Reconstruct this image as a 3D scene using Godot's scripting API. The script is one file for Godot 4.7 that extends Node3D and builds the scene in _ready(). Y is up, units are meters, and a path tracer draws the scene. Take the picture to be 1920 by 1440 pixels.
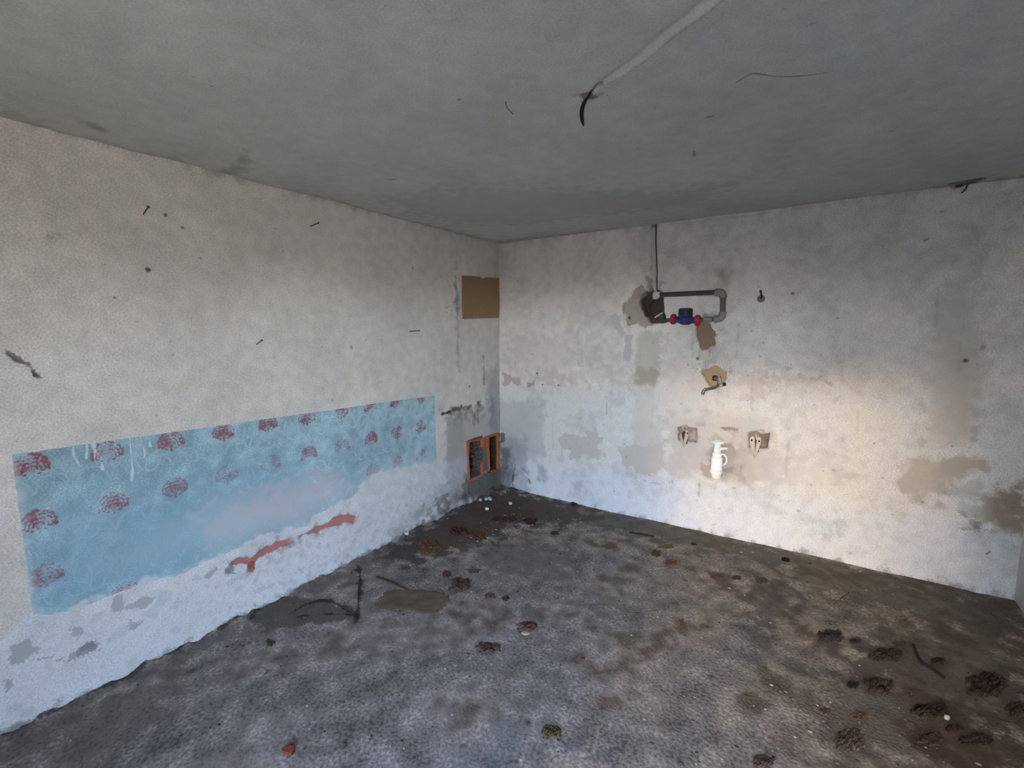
extends Node3D
# An abandoned utility room: whitewashed plaster, a strip of old wallpaper, a water meter loop, a tap, a sink trap and a dirty concrete floor.
# x runs along the back wall, z along the left wall (both start in the far corner), y is up; metres.
const ROOM_X := 3.822
const ROOM_Z := 5.1
const ROOM_H := 2.5
const LEFT_LEN := 4.1      # the painted lengths of the surfaces; beyond, the picture of the plaster is mirrored
const FLOOR_LEN := 4.1

func pv(a: Array) -> PackedVector2Array:
	var r := PackedVector2Array()
	for i in range(0, a.size(), 2):
		r.append(Vector2(a[i], a[i + 1]))
	return r

func _ready():
	# ---- camera
	var cam := Camera3D.new(); cam.name = "camera"
	cam.fov = 78.843; cam.near = 0.02
	cam.transform = Transform3D(Basis(Vector3.UP, 0.58336) * Basis(Vector3.RIGHT, -0.11764) * Basis(Vector3.BACK, -0.00569), Vector3(2.7411, 1.6616, 3.9217))
	add_child(cam); cam.current = true
	# ---- sky, sun, exposure
	var env := Environment.new()
	var sky_mat := ProceduralSkyMaterial.new()
	sky_mat.sky_top_color = Color(0.44, 0.53, 0.67); sky_mat.sky_horizon_color = Color(0.915, 0.958, 1.0); sky_mat.sky_curve = 0.12
	sky_mat.ground_bottom_color = Color(0.40, 0.37, 0.33); sky_mat.ground_horizon_color = Color(0.55, 0.52, 0.48)
	sky_mat.sky_energy_multiplier = 1.0
	var sky := Sky.new(); sky.sky_material = sky_mat
	env.background_mode = Environment.BG_SKY; env.sky = sky
	env.tonemap_mode = Environment.TONE_MAPPER_LINEAR
	env.tonemap_exposure = 117.0
	env.sdfgi_enabled = true; env.ssao_enabled = true; env.ssil_enabled = true
	var we := WorldEnvironment.new(); we.name = "world"; we.environment = env; add_child(we)
	var sun := DirectionalLight3D.new(); sun.name = "sun"
	sun.light_color = Color(1.0, 0.95, 0.88); sun.light_energy = 5.4; sun.light_angular_distance = 0.5; sun.shadow_enabled = true
	sun.look_at_from_position(Vector3(1.5, 3.1, -10), Vector3(0, 0, 0)); add_child(sun)
	var threads := []
	for f: Callable in [paint_floor, paint_back, paint_left, paint_paper, paint_ceiling]:
		var t := Thread.new(); t.start(f); threads.append(t)
	for t: Thread in threads: painted.append(t.wait_to_finish())
	build_structure()
	build_wall_things()
	build_plumbing()
	build_ceiling_things()
	build_litter()

var painted := []      # floor, back wall, left wall, wallpaper, ceiling

# =====================================================================================  names and labels
var used := {}
func numbered(called: String, parent: Node) -> String:
	var key := str(parent.get_instance_id()) + called
	var n: int = used.get(key, 0); used[key] = n + 1
	return called if n == 0 else "%s_%03d" % [called, n]

func thing(called: String, label: String, category: String, at := Vector3.ZERO, group := "") -> Node3D:
	var o := Node3D.new(); o.name = numbered(called, self); add_child(o, true); o.position = at
	tag(o, label, category, group)
	return o

func tag(o: Node, label: String, category: String, group := ""):
	o.set_meta("label", label); o.set_meta("category", category)
	if group: o.set_meta("group", group)

# a mesh given in world metres, put under a parent that may stand elsewhere
func obj(called: String, b: MB, m: Material, parent: Node = null) -> MeshInstance3D:
	var p: Node = parent if parent else self
	var o := MeshInstance3D.new(); o.name = numbered(called, p)
	if b.v.is_empty(): print("EMPTY ", called)
	var off := Vector3.ZERO
	var q: Node = p
	while q is Node3D and q != self:
		off += q.position; q = q.get_parent()
	o.mesh = b.done(off); o.material_override = null; o.mesh.surface_set_material(0, m)
	o.cast_shadow = GeometryInstance3D.SHADOW_CASTING_SETTING_ON
	p.add_child(o, true)
	return o

func struct(called: String, b: MB, m: Material) -> MeshInstance3D:
	var o := obj(called, b, m); o.set_meta("kind", "structure"); return o

# =====================================================================================  meshes
class MB:
	var v := PackedVector3Array()
	var n := PackedVector3Array()
	var uv := PackedVector2Array()
	var c := PackedColorArray()
	var col := Color.WHITE
	func tri(a: Vector3, b: Vector3, d: Vector3, na: Vector3, nb: Vector3, nd: Vector3):
		if (b - a).cross(d - a).dot(na + nb + nd) > 0:      # front faces run clockwise
			var t := b; b = d; d = t
			t = nb; nb = nd; nd = t
		v.append(a); v.append(b); v.append(d); n.append(na); n.append(nb); n.append(nd)
		for i in 3: uv.append(Vector2.ZERO)
		for i in 3: c.append(col)
	func flat(a: Vector3, b: Vector3, d: Vector3, out: Vector3):
		var k := (b - a).cross(d - a).normalized()
		if k.dot(out) < 0: k = -k
		tri(a, b, d, k, k, k)
	func quad(a: Vector3, b: Vector3, d: Vector3, e: Vector3, out: Vector3):
		flat(a, b, d, out); flat(a, d, e, out)
	func done(off := Vector3.ZERO) -> ArrayMesh:
		var a := []; a.resize(Mesh.ARRAY_MAX)
		if off != Vector3.ZERO:
			for i in v.size(): v[i] -= off
		a[Mesh.ARRAY_VERTEX] = v; a[Mesh.ARRAY_NORMAL] = n; a[Mesh.ARRAY_COLOR] = c
		if uv.size() == v.size(): a[Mesh.ARRAY_TEX_UV] = uv
		var m := ArrayMesh.new(); m.add_surface_from_arrays(Mesh.PRIMITIVE_TRIANGLES, a)
		return m
	# a box with chamfered edges; basis turns it
	func box(at: Vector3, size: Vector3, bev := 0.0, basis := Basis()):
		var h := size / 2
		bev = minf(bev, minf(h.x, minf(h.y, h.z)) * 0.8)
		var P := func(s: Vector3, ax: int) -> Vector3:
			var q := Vector3(s.x * (h.x - bev), s.y * (h.y - bev), s.z * (h.z - bev))
			q[ax] = s[ax] * h[ax]
			return at + basis * q
		for ax in 3:
			var b1 := (ax + 1) % 3
			var b2 := (ax + 2) % 3
			for s in [-1.0, 1.0]:
				var k := []
				for w in [[-1, -1], [1, -1], [1, 1], [-1, 1]]:
					var g := Vector3(); g[ax] = s; g[b1] = w[0]; g[b2] = w[1]
					k.append(P.call(g, ax))
				var o := Vector3(); o[ax] = s
				quad(k[0], k[1], k[2], k[3], basis * o)
				if bev > 0.0:
					for t in [-1.0, 1.0]:
						var g1 := Vector3(); g1[ax] = s; g1[b1] = t; g1[b2] = -1
						var g2 := g1; g2[b2] = 1
						var o2 := Vector3(); o2[ax] = s; o2[b1] = t
						quad(P.call(g1, ax), P.call(g2, ax), P.call(g2, b1), P.call(g1, b1), basis * o2)
		if bev > 0.0:
			for i in 8:
				var g := Vector3(1 if i & 1 else -1, 1 if i & 2 else -1, 1 if i & 4 else -1)
				flat(P.call(g, 0), P.call(g, 1), P.call(g, 2), basis * g)
	# a tube through points; one radius per point (or one for all)
	func tube(pts: PackedVector3Array, rad: Array, sides := 12, caps := true):
		var rings := []
		var up := Vector3.UP
		var last := Vector3.ZERO
		for i in pts.size():
			var d := (pts[mini(i + 1, pts.size() - 1)] - pts[maxi(i - 1, 0)]).normalized()
			if i == 0:
				up = Vector3.UP if absf(d.y) < 0.9 else Vector3.RIGHT
			var x := up.cross(d).normalized()
			up = d.cross(x).normalized()
			var r: float = rad[i] if rad.size() > 1 else rad[0]
			var ring := []
			for k in sides:
				var a := TAU * k / sides
				ring.append([pts[i] + (x * cos(a) + up * sin(a)) * r, x * cos(a) + up * sin(a)])
			rings.append(ring)
			if i > 0:
				var p: Array = rings[i - 1]
				for k in sides:
					var j := (k + 1) % sides
					tri(p[k][0], p[j][0], ring[j][0], p[k][1], p[j][1], ring[j][1])
					tri(p[k][0], ring[j][0], ring[k][0], p[k][1], ring[j][1], ring[k][1])
			if caps and (i == 0 or i == pts.size() - 1) and r > 0.0002:
				var o := -d if i == 0 else d
				for k in sides:
					tri(pts[i], ring[k][0], ring[(k + 1) % sides][0], o, o, o)
			last = d
	# a turned shape: profile of (radius, height) from bottom to top along axis
	func lathe(at: Vector3, axis: Vector3, prof: PackedVector2Array, sides := 20):
		var y := axis.normalized()
		var x := (Vector3.RIGHT if absf(y.x) < 0.9 else Vector3.FORWARD).cross(y).normalized()
		var z := x.cross(y)
		for i in prof.size() - 1:
			var a := prof[i]
			var b := prof[i + 1]
			if a.is_equal_approx(b): continue
			var nn := Vector2(b.y - a.y, a.x - b.x).normalized()
			for k in sides:
				var t0 := TAU * k / sides
				var t1 := TAU * (k + 1) / sides
				var d0 := x * cos(t0) + z * sin(t0)
				var d1 := x * cos(t1) + z * sin(t1)
				var n0 := d0 * nn.x + y * nn.y
				var n1 := d1 * nn.x + y * nn.y
				tri(at + d0 * a.x + y * a.y, at + d1 * a.x + y * a.y, at + d1 * b.x + y * b.y, n0, n1, n1)
				tri(at + d0 * a.x + y * a.y, at + d1 * b.x + y * b.y, at + d0 * b.x + y * b.y, n0, n1, n0)
	# an outline in the plane of bx and by, given thickness along bx x by
	func prism(poly: PackedVector2Array, at: Vector3, bx: Vector3, by: Vector3, thick: float):
		var nz := bx.cross(by).normalized()
		var idx := Geometry2D.triangulate_polygon(poly)
		var w := func(p: Vector2, k: float) -> Vector3: return at + bx * p.x + by * p.y + nz * k
		for i in range(0, idx.size(), 3):
			flat(w.call(poly[idx[i]], thick), w.call(poly[idx[i + 1]], thick), w.call(poly[idx[i + 2]], thick), nz)
			flat(w.call(poly[idx[i]], 0), w.call(poly[idx[i + 1]], 0), w.call(poly[idx[i + 2]], 0), -nz)
		var cw := Geometry2D.is_polygon_clockwise(poly)
		for i in poly.size():
			var a := poly[i]
			var b := poly[(i + 1) % poly.size()]
			if a.is_equal_approx(b): continue
			var o := Vector2((b - a).y, -(b - a).x)
			if cw: o = -o
			quad(w.call(a, 0), w.call(b, 0), w.call(b, thick), w.call(a, thick), bx * o.x + by * o.y)
	# a sheet of points on a grid: nu x nv positions, smooth normals, uv per point; skip leaves cells out
	func sheet(p: PackedVector3Array, nu: int, nv: int, u: PackedVector2Array, out: Vector3, skip := PackedByteArray(), cols := PackedColorArray()):
		var nn := PackedVector3Array(); nn.resize(p.size())
		for j in nv:
			for i in nu:
				var du := p[j * nu + mini(i + 1, nu - 1)] - p[j * nu + maxi(i - 1, 0)]
				var dv := p[mini(j + 1, nv - 1) * nu + i] - p[maxi(j - 1, 0) * nu + i]
				var k := du.cross(dv).normalized()
				nn[j * nu + i] = k if k.dot(out) >= 0 else -k
		var o00 := 0
		var flip := (p[1] - p[0]).cross(p[nu] - p[0]).dot(out) > 0
		for j in nv - 1:
			for i in nu - 1:
				o00 = j * nu + i
				if skip.size() and skip[o00]: continue
				var q := [o00, o00 + nu, o00 + nu + 1, o00, o00 + nu + 1, o00 + 1] if flip else [o00, o00 + nu + 1, o00 + nu, o00, o00 + 1, o00 + nu + 1]
				for t: int in q:
					v.append(p[t]); n.append(nn[t])
					uv.append(u[t] if u.size() else Vector2.ZERO)
					c.append(cols[t] if cols.size() else col)

func arc(c: Vector3, a: Vector3, b: Vector3, from: float, to: float, n: int) -> PackedVector3Array:
	var r := PackedVector3Array()
	for i in n + 1:
		var t := lerpf(from, to, float(i) / n)
		r.append(c + a * cos(t) + b * sin(t))
	return r

func smooth_path(pts: PackedVector3Array, each := 6) -> PackedVector3Array:
	var r := PackedVector3Array()
	for i in pts.size() - 1:
		for k in each:
			r.append(pts[i].cubic_interpolate(pts[i + 1], pts[maxi(i - 1, 0)], pts[mini(i + 2, pts.size() - 1)], float(k) / each))
	r.append(pts[-1])
	return r

func ragged(poly: PackedVector2Array, step: float, amp: float, sd: int) -> PackedVector2Array:
	var g := RandomNumberGenerator.new(); g.seed = sd
	var r := PackedVector2Array()
	for i in poly.size():
		var a := poly[i]
		var b := poly[(i + 1) % poly.size()]
		var k := maxi(1, int(a.distance_to(b) / step))
		for t in k:
			r.append(a.lerp(b, float(t) / k) + Vector2(g.randf_range(-amp, amp), g.randf_range(-amp, amp)))
	return r

# =====================================================================================  materials
func mat(col: Color, rough := 0.85, metal := 0.0, spec := 0.4) -> StandardMaterial3D:
	var m := StandardMaterial3D.new()
	m.albedo_color = col; m.roughness = rough; m.metallic = metal; m.metallic_specular = spec
	return m

var grain_tex: NoiseTexture2D
var rust_tex: NoiseTexture2D
# a painted or bare thing with blotches (a colour ramp of noise) and a grain that catches light
func worn(a: Color, b: Color, freq: float, rough := 0.85, metal := 0.0, scale := 6.0, bump := 0.15) -> StandardMaterial3D:
	var m := mat(Color.WHITE, rough, metal)
	var t := NoiseTexture2D.new(); t.width = 256; t.height = 256; t.seamless = true
	var f := FastNoiseLite.new(); f.seed = int(a.r * 977 + b.g * 313); f.frequency = freq; f.fractal_octaves = 4
	t.noise = f
	var g := Gradient.new(); g.set_color(0, a); g.set_color(1, b); g.set_offset(0, 0.3); g.set_offset(1, 0.7)
	t.color_ramp = g
	m.albedo_texture = t
	m.uv1_triplanar = true; m.uv1_world_triplanar = true; m.uv1_scale = Vector3.ONE * scale
	if bump > 0.0:
		m.heightmap_enabled = true; m.heightmap_texture = grain_tex; m.heightmap_scale = bump
	return m

# =====================================================================================  painting plaster and concrete
class Paint:
	var w: int
	var h: int
	var ppm: float
	var H: float                    # metres up (v = 0 is the bottom row)
	var d := PackedByteArray()
	var e := PackedByteArray()
	var n1: PackedByteArray         # coarse, middle and fine grain
	var n2: PackedByteArray
	var n3: PackedByteArray
	func noise(freq: float, oct: int, sd: int, kind := FastNoiseLite.TYPE_SIMPLEX_SMOOTH, div := 1) -> PackedByteArray:
		var f := FastNoiseLite.new(); f.noise_type = kind; f.frequency = freq * div / ppm; f.fractal_octaves = oct; f.seed = sd
		var im := f.get_image(w / div, h / div, false, false, true)
		if div > 1: im.resize(w, h, Image.INTERPOLATE_BILINEAR)
		im.convert(Image.FORMAT_L8)
		return im.get_data()
	func _init(wide: float, high: float, px: int, sd: int, mid := 9.0, fine := 95.0, fine_oct := 4):
		w = px; ppm = px / wide; h = int(round(high * ppm)); h -= h % 4; H = h / ppm
		n1 = noise(1.6, 4, sd, FastNoiseLite.TYPE_SIMPLEX_SMOOTH, 4)
		n2 = noise(mid, 4, sd + 1, FastNoiseLite.TYPE_SIMPLEX_SMOOTH, 2)
		n3 = noise(fine, fine_oct, sd + 2)
		d.resize(w * h * 3); e.resize(w * h); e.fill(128)
	static func sdist(poly: PackedVector2Array, p: Vector2) -> float:
		var m := 1e9
		var inside := false
		var b := poly[poly.size() - 1]
		for a in poly:
			var ab := b - a
			var ap := p - a
			var t := clampf(ap.dot(ab) / maxf(ab.dot(ab), 1e-12), 0.0, 1.0)
			m = minf(m, (ap - ab * t).length_squared())
			if (a.y > p.y) != (b.y > p.y) and p.x < (b.x - a.x) * (p.y - a.y) / (b.y - a.y) + a.x:
				inside = not inside
			b = a
		return -sqrt(m) if inside else sqrt(m)
	static func ldist(poly: PackedVector2Array, p: Vector2) -> float:
		var m := 1e9
		for i in poly.size() - 1:
			var a := poly[i]
			var ab := poly[i + 1] - a
			var t := clampf((p - a).dot(ab) / maxf(ab.dot(ab), 1e-12), 0.0, 1.0)
			m = minf(m, (p - a - ab * t).length_squared())
		return sqrt(m)
	# a stain, patch or line. soft: width of its edge; rough: how far the grain pushes the edge; speck: 0 even .. 1 only specks; dh: relief in grey steps
	func stain(poly: PackedVector2Array, col: Color, op: float, soft: float, rough: float, speck := 0.0, dh := 0, line := -1.0):
		var lo := poly[0]
		var hi := poly[0]
		for q in poly:
			lo = lo.min(q); hi = hi.max(q)
		var g := soft + rough * 0.7 + maxf(line, 0.0)
		var x0 := clampi(int((lo.x - g) * ppm), 0, w)
		var x1 := clampi(int((hi.x + g) * ppm) + 1, 0, w)
		var y0 := clampi(int((H - hi.y - g) * ppm), 0, h)
		var y1 := clampi(int((H - lo.y + g) * ppm) + 1, 0, h)
		var r := col.r * 255.0
		var gg := col.g * 255.0
		var b := col.b * 255.0
		var inv := 1.0 / maxf(soft, 0.0005)
		var blk := 8
		var half := blk * 0.71 / ppm
		var edge := soft * 0.5 + rough * 1.05
		for by in range(y0, y1, blk):
			for bx in range(x0, x1, blk):
				var mid := Vector2((bx + blk * 0.5) / ppm, H - (by + blk * 0.5) / ppm)
				var ds: float = (ldist(poly, mid) - line) if line >= 0.0 else sdist(poly, mid)
				if ds > half + edge: continue
				var deep := ds < -half - edge
				for y in range(by, mini(by + blk, y1)):
					for x in range(bx, mini(bx + blk, x1)):
						var i := y * w + x
						var s := ds
						if not deep:
							var p := Vector2((x + 0.5) / ppm, H - (y + 0.5) / ppm)
							if line >= 0.0: s = ldist(poly, p) - line
							else: s = sdist(poly, p)
							s += rough * ((n2[i] - 128) * 0.006 + (n3[i] - 128) * 0.002)
						var t := 0.5 - s * inv
						if t <= 0.0: continue
						if t > 1.0: t = 1.0
						t = t * t * (3.0 - 2.0 * t)
						if dh != 0: e[i] = clampi(e[i] + int(dh * t), 0, 255)
						var k := op * t
						if speck > 0.0:
							k *= 1.0 - speck + speck * clampf((n3[i] * 0.6 + n2[i] * 0.4 - 140.0) / 22.0, 0.0, 1.0)
						var o := i * 3
						d[o] = int(d[o] + (r - d[o]) * k)
						d[o + 1] = int(d[o + 1] + (gg - d[o + 1]) * k)
						d[o + 2] = int(d[o + 2] + (b - d[o + 2]) * k)
	func ell(at: Vector2, rx: float, ry: float, col: Color, op: float, soft := 0.5, rough := 0.0, speck := 0.0, dh := 0):
		var p := PackedVector2Array()
		for k in 10:
			p.append(at + Vector2(cos(TAU * k / 10) * rx, sin(TAU * k / 10) * ry) * (1.0 - soft * 0.5))
		stain(p, col, op, soft * (rx + ry), rough, speck, dh)
	func dots(lo: Vector2, hi: Vector2, count: int, rmin: float, rmax: float, col: Color, op: float, sd: int, dh := -20):
		var g := RandomNumberGenerator.new(); g.seed = sd
		for k in count:
			var r := rmin + (rmax - rmin) * pow(g.randf(), 3.0)
			var at := Vector2(g.randf_range(lo.x, hi.x), g.randf_range(lo.y, hi.y))
			var q := PackedVector2Array()
			var turn := g.randf() * TAU
			for m in 5:
				q.append(at + Vector2(cos(turn + m * 1.2566) * r * g.randf_range(0.5, 1.5), sin(turn + m * 1.2566) * r * g.randf_range(0.4, 1.0)))
			stain(q, col, op * g.randf_range(0.4, 1.0), r * 0.9, r * 0.6, 0.0, dh)
	func colour() -> ImageTexture:
		return ImageTexture.create_from_image(Image.create_from_data(w, h, false, Image.FORMAT_RGB8, d))
	func relief() -> ImageTexture:
		return ImageTexture.create_from_image(Image.create_from_data(w, h, false, Image.FORMAT_L8, e))

func plaster_mat(p: Paint, bump: float, rough := 0.92) -> StandardMaterial3D:
	var m := mat(Color.WHITE, rough, 0.0, 0.3)
	m.albedo_texture = p.colour(); m.heightmap_enabled = true; m.heightmap_texture = p.relief(); m.heightmap_scale = bump
	return m

func C8(r: int, g: int, b: int) -> Color: return Color(r / 255.0, g / 255.0, b / 255.0)

# ---- outlines shared by the pictures and the relief (left wall: along z, up; back wall: along x, up)
var L_PAPER_LOW := pv([3.5262, 0.4844, 3.5001, 0.4726, 3.4318, 0.4356, 3.3625, 0.4212, 3.3127, 0.4183, 3.2228, 0.4201, 3.1087, 0.4246, 3.0353, 0.4125, 2.9583, 0.394, 2.872, 0.4056, 2.7361, 0.4178, 2.5885, 0.4182, 2.4667, 0.4205, 2.3472, 0.4096, 2.1888, 0.387, 2.158, 0.4423, 1.9491, 0.4633, 1.8591, 0.4701, 1.7469, 0.5447, 1.6619, 0.57, 1.5215, 0.5785, 1.2978, 0.5422, 0.9823, 0.5043])
var L_BRICK1 := pv([2.6981, 0.3505, 2.6509, 0.3525, 2.5923, 0.3206, 2.5631, 0.3348, 2.4975, 0.3545, 2.4201, 0.361, 2.3477, 0.3463, 2.3528, 0.3235, 2.4095, 0.3149, 2.4581, 0.3005, 2.5235, 0.3078, 2.5536, 0.2904, 2.569, 0.2502, 2.5973, 0.2497, 2.6061, 0.3002, 2.6533, 0.3178, 2.6882, 0.3268])
var L_BRICK2 := pv([2.2788, 0.3443, 2.2028, 0.3481, 2.1035, 0.352, 2.0194, 0.3674, 1.9015, 0.3613, 1.83, 0.3245, 1.8599, 0.2869, 1.9359, 0.3064, 2.0097, 0.3138, 2.0854, 0.3113, 2.185, 0.3228, 2.2574, 0.3288])
var L_GREY1 := pv([3.1813, 0.3248, 3.152, 0.3455, 3.113, 0.3451, 3.0763, 0.3292, 3.0515, 0.3253, 3.0781, 0.3072, 3.113, 0.2913, 3.1517, 0.2978])
var L_GREY2 := pv([3.2219, 0.4061, 3.1982, 0.3968, 3.2032, 0.3365, 3.2293, 0.3422])
var L_GREY3 := pv([3.5614, 0.3558, 3.5301, 0.3537, 3.5095, 0.3142, 3.4855, 0.3069, 3.5155, 0.2835, 3.5423, 0.2711, 3.5647, 0.2855])
var L_GOUGE := pv([3.4685, 1.5866, 3.4542, 1.5795, 3.4381, 1.557, 3.4199, 1.5362, 3.4062, 1.5309, 3.3986, 1.5103, 3.3873, 1.4937, 3.3704, 1.4652, 3.3805, 1.4616, 3.4016, 1.477, 3.4037, 1.5062, 3.4131, 1.5247, 3.4335, 1.5392, 3.4521, 1.5534, 3.4668, 1.5736])
var B_CHIP := pv([1.4134, 1.9971, 1.4631, 2.0077, 1.5003, 1.9664, 1.5445, 1.9773, 1.6151, 1.9609, 1.643, 1.8995, 1.6414, 1.8132, 1.6601, 1.7695, 1.6705, 1.713, 1.597, 1.6965, 1.5177, 1.6707, 1.454, 1.6756, 1.4073, 1.6985, 1.3609, 1.6854, 1.322, 1.7312, 1.3014, 1.7998, 1.3091, 1.8765, 1.3413, 1.9114, 1.3727, 1.9636])
var B_HOLE := pv([1.5048, 1.9662, 1.5533, 1.9769, 1.6108, 1.9568, 1.63, 1.9, 1.6371, 1.8133, 1.6303, 1.7527, 1.5877, 1.7141, 1.5387, 1.7192, 1.506, 1.7639, 1.4683, 1.8179, 1.4487, 1.8717, 1.4653, 1.9285])
var B_PATCH_METER := pv([1.9206, 1.6888, 1.964, 1.7009, 2.0153, 1.692, 2.0287, 1.6506, 2.0655, 1.6053, 2.0509, 1.5846, 2.053, 1.5349, 2.0185, 1.522, 2.0002, 1.4882, 1.9569, 1.4789, 1.9275, 1.5122, 1.9339, 1.5544, 1.9159, 1.6049])
var B_PATCH_TAP := pv([1.9587, 1.3349, 1.9833, 1.3189, 2.0061, 1.3453, 2.0251, 1.363, 2.0676, 1.373, 2.0992, 1.3575, 2.1153, 1.3415, 2.1467, 1.3222, 2.1447, 1.2806, 2.1349, 1.2425, 2.1089, 1.2243, 2.0825, 1.2058, 2.048, 1.1909, 2.0151, 1.2229, 2.002, 1.2519, 1.9805, 1.289, 1.964, 1.301])
var B_REC_L := pv([1.7945, 0.841, 1.8365, 0.8591, 1.8745, 0.8545, 1.937, 0.8483, 1.9435, 0.7874, 1.9415, 0.734, 1.8917, 0.7319, 1.8533, 0.7449, 1.8239, 0.7366, 1.8022, 0.7428])
var B_REC_R := pv([2.3176, 0.8586, 2.3641, 0.8765, 2.4153, 0.858, 2.4571, 0.8712, 2.4566, 0.814, 2.456, 0.7566, 2.4027, 0.7533, 2.3299, 0.7558])
var B_REC_TRAP := pv([2.0635, 0.7239, 2.1294, 0.7501, 2.1914, 0.7498, 2.2232, 0.72, 2.2295, 0.6655, 2.1975, 0.6134, 2.1698, 0.5398, 2.1331, 0.4856, 2.0935, 0.4832, 2.0635, 0.531, 2.0422, 0.6597])

func paint_left() -> Paint:
	var p := Paint.new(LEFT_LEN, ROOM_H, 2048, 11)
	var low := PackedFloat32Array()
	for x in p.w:
		var z := x / p.ppm
		var b := 0.50 if z < 0.97 else 0.42
		for i in L_PAPER_LOW.size() - 1:
			var a1 := L_PAPER_LOW[i]
			var a2 := L_PAPER_LOW[i + 1]
			if z <= a1.x and z > a2.x: b = lerpf(a1.y, a2.y, (a1.x - z) / maxf(a1.x - a2.x, 1e-4))
		low.append(b)
	for y in p.h:
		var v := p.H - (y + 0.5) / p.ppm
		for x in p.w:
			var i := y * p.w + x
			var a := p.n1[i] - 128
			var b := p.n2[i] - 128
			var c := p.n3[i] - 128
			var k := 1.0 + a * 0.00035 + b * 0.0004 + c * 0.0009
			var t := clampf((low[x] + 0.03 - v + b * 0.0004) * 18.0, 0.0, 1.0)
			var r := lerpf(206.0, 203.0, t) * k
			var g := lerpf(200.0, 204.0, t) * k
			var bb := lerpf(191.0, 204.0, t) * k
			if t > 0.5 and v < 0.36:
				var s := clampf((a * 0.4 + b * 0.9 + c * 0.5 - 42.0) * 0.02, 0.0, 0.35)     # greyed plaster that shows where the whitewash is thin
				r -= 70.0 * s; g -= 66.0 * s; bb -= 62.0 * s
			var o := i * 3
			p.d[o] = clampi(int(r), 0, 255); p.d[o + 1] = clampi(int(g), 0, 255); p.d[o + 2] = clampi(int(bb), 0, 255)
			p.e[i] = clampi(128 + int(b * 0.12 + c * 0.07 * (1.0 + 0.8 * t)), 0, 255)
	# sooty corner of the chimney
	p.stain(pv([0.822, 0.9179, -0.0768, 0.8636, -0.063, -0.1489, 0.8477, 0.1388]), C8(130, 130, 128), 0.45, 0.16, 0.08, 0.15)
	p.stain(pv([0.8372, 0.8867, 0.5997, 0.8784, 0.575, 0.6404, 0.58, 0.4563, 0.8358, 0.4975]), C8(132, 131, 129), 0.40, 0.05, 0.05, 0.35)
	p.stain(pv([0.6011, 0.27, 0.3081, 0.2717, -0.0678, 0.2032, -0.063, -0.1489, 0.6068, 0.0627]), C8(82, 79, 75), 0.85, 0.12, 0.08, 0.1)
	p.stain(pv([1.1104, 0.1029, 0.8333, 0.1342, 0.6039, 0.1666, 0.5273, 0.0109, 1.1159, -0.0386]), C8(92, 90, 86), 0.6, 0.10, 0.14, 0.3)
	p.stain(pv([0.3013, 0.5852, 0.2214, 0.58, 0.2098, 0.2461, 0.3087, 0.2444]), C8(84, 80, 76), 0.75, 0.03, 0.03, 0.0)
	p.stain(pv([0.2263, 1.2262, -0.0141, 1.2615, -0.0023, 0.4783, 0.1664, 0.5966, 0.2149, 0.9046]), C8(142, 143, 142), 0.5, 0.12, 0.05, 0.0)
	p.stain(pv([0.1774, 0.9805, 0.1041, 0.9713, 0.1001, 0.6673, 0.1563, 0.6443]), C8(128, 133, 135), 0.5, 0.05, 0.04)
	p.stain(pv([0.2665, 1.3968, 0.2647, 1.0711]), C8(116, 114, 112), 0.5, 0.02, 0.03, 0.0, 0, 0.003)
	p.stain(pv([0.885, 0.9277, 0.7858, 0.9269, 0.6594, 0.9424, 0.5031, 0.9349, 0.3539, 0.9399, 0.2938, 0.9316]), C8(52, 46, 44), 0.85, 0.05, 0.06, 0.15, -20, 0.003)
	p.stain(pv([0.8851, 0.923, 0.8359, 0.9249, 0.7858, 0.9269]), C8(40, 34, 32), 0.9, 0.02, 0.02, 0.0, 0, 0.012)
	p.stain(pv([0.7351, 0.9142, 0.5037, 0.9146, 0.2502, 0.9203, 0.2959, 0.8362, 0.5854, 0.8307, 0.7517, 0.8532]), C8(88, 84, 82), 0.4, 0.10, 0.10, 0.3)
	p.stain(pv([0.4548, 0.9177, 0.4499, 0.7823, 0.445, 0.6457]), C8(84, 78, 74), 0.6, 0.012, 0.012, 0.0, 0, 0.003)
	p.stain(pv([0.4221, 0.9026, 0.4264, 0.726]), C8(84, 78, 74), 0.5, 0.012, 0.012, 0.0, 0, 0.003)
	p.stain(pv([0.3722, 0.8848, 0.3671, 0.7365]), C8(76, 62, 56), 0.6, 0.012, 0.012, 0.0, 0, 0.003)
	p.stain(pv([0.6498, 2.2583, 0.6523, 1.9319, 0.6575, 1.2618]), C8(140, 140, 139), 0.45, 0.04, 0.06, 0.3, 0, 0.004)
	p.stain(pv([0.6759, 2.1169, 0.6467, 2.1195, 0.6343, 1.7907, 0.6509, 1.7334, 0.6798, 1.752]), C8(120, 122, 124), 0.55, 0.04, 0.05, 0.1)
	p.stain(pv([0.6715, 2.0244, 0.6421, 2.0264, 0.6343, 1.7907, 0.664, 1.7901]), C8(128, 134, 136), 0.5, 0.03, 0.02)
	p.stain(pv([0.6683, 1.6477, 0.6621, 1.3593]), C8(140, 140, 138), 0.4, 0.05, 0.05, 0.2, 0, 0.006)
	p.stain(pv([0.6086, 2.1603, -0.0279, 2.1778, -0.0214, 1.7512, 0.6207, 1.7433]), C8(196, 192, 187), 0.35, 0.10, 0.05)
	# mould speckle along the foot
	p.stain(pv([1.6073, 0.123, 1.3545, 0.1863, 1.104, 0.2671, 0.6786, 0.2913, 0.5621, 0.233, 0.6068, 0.0627, 1.1131, 0.0323, 1.5855, 0.0282]), C8(90, 90, 90), 0.55, 0.10, 0.25, 0.9)
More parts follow.
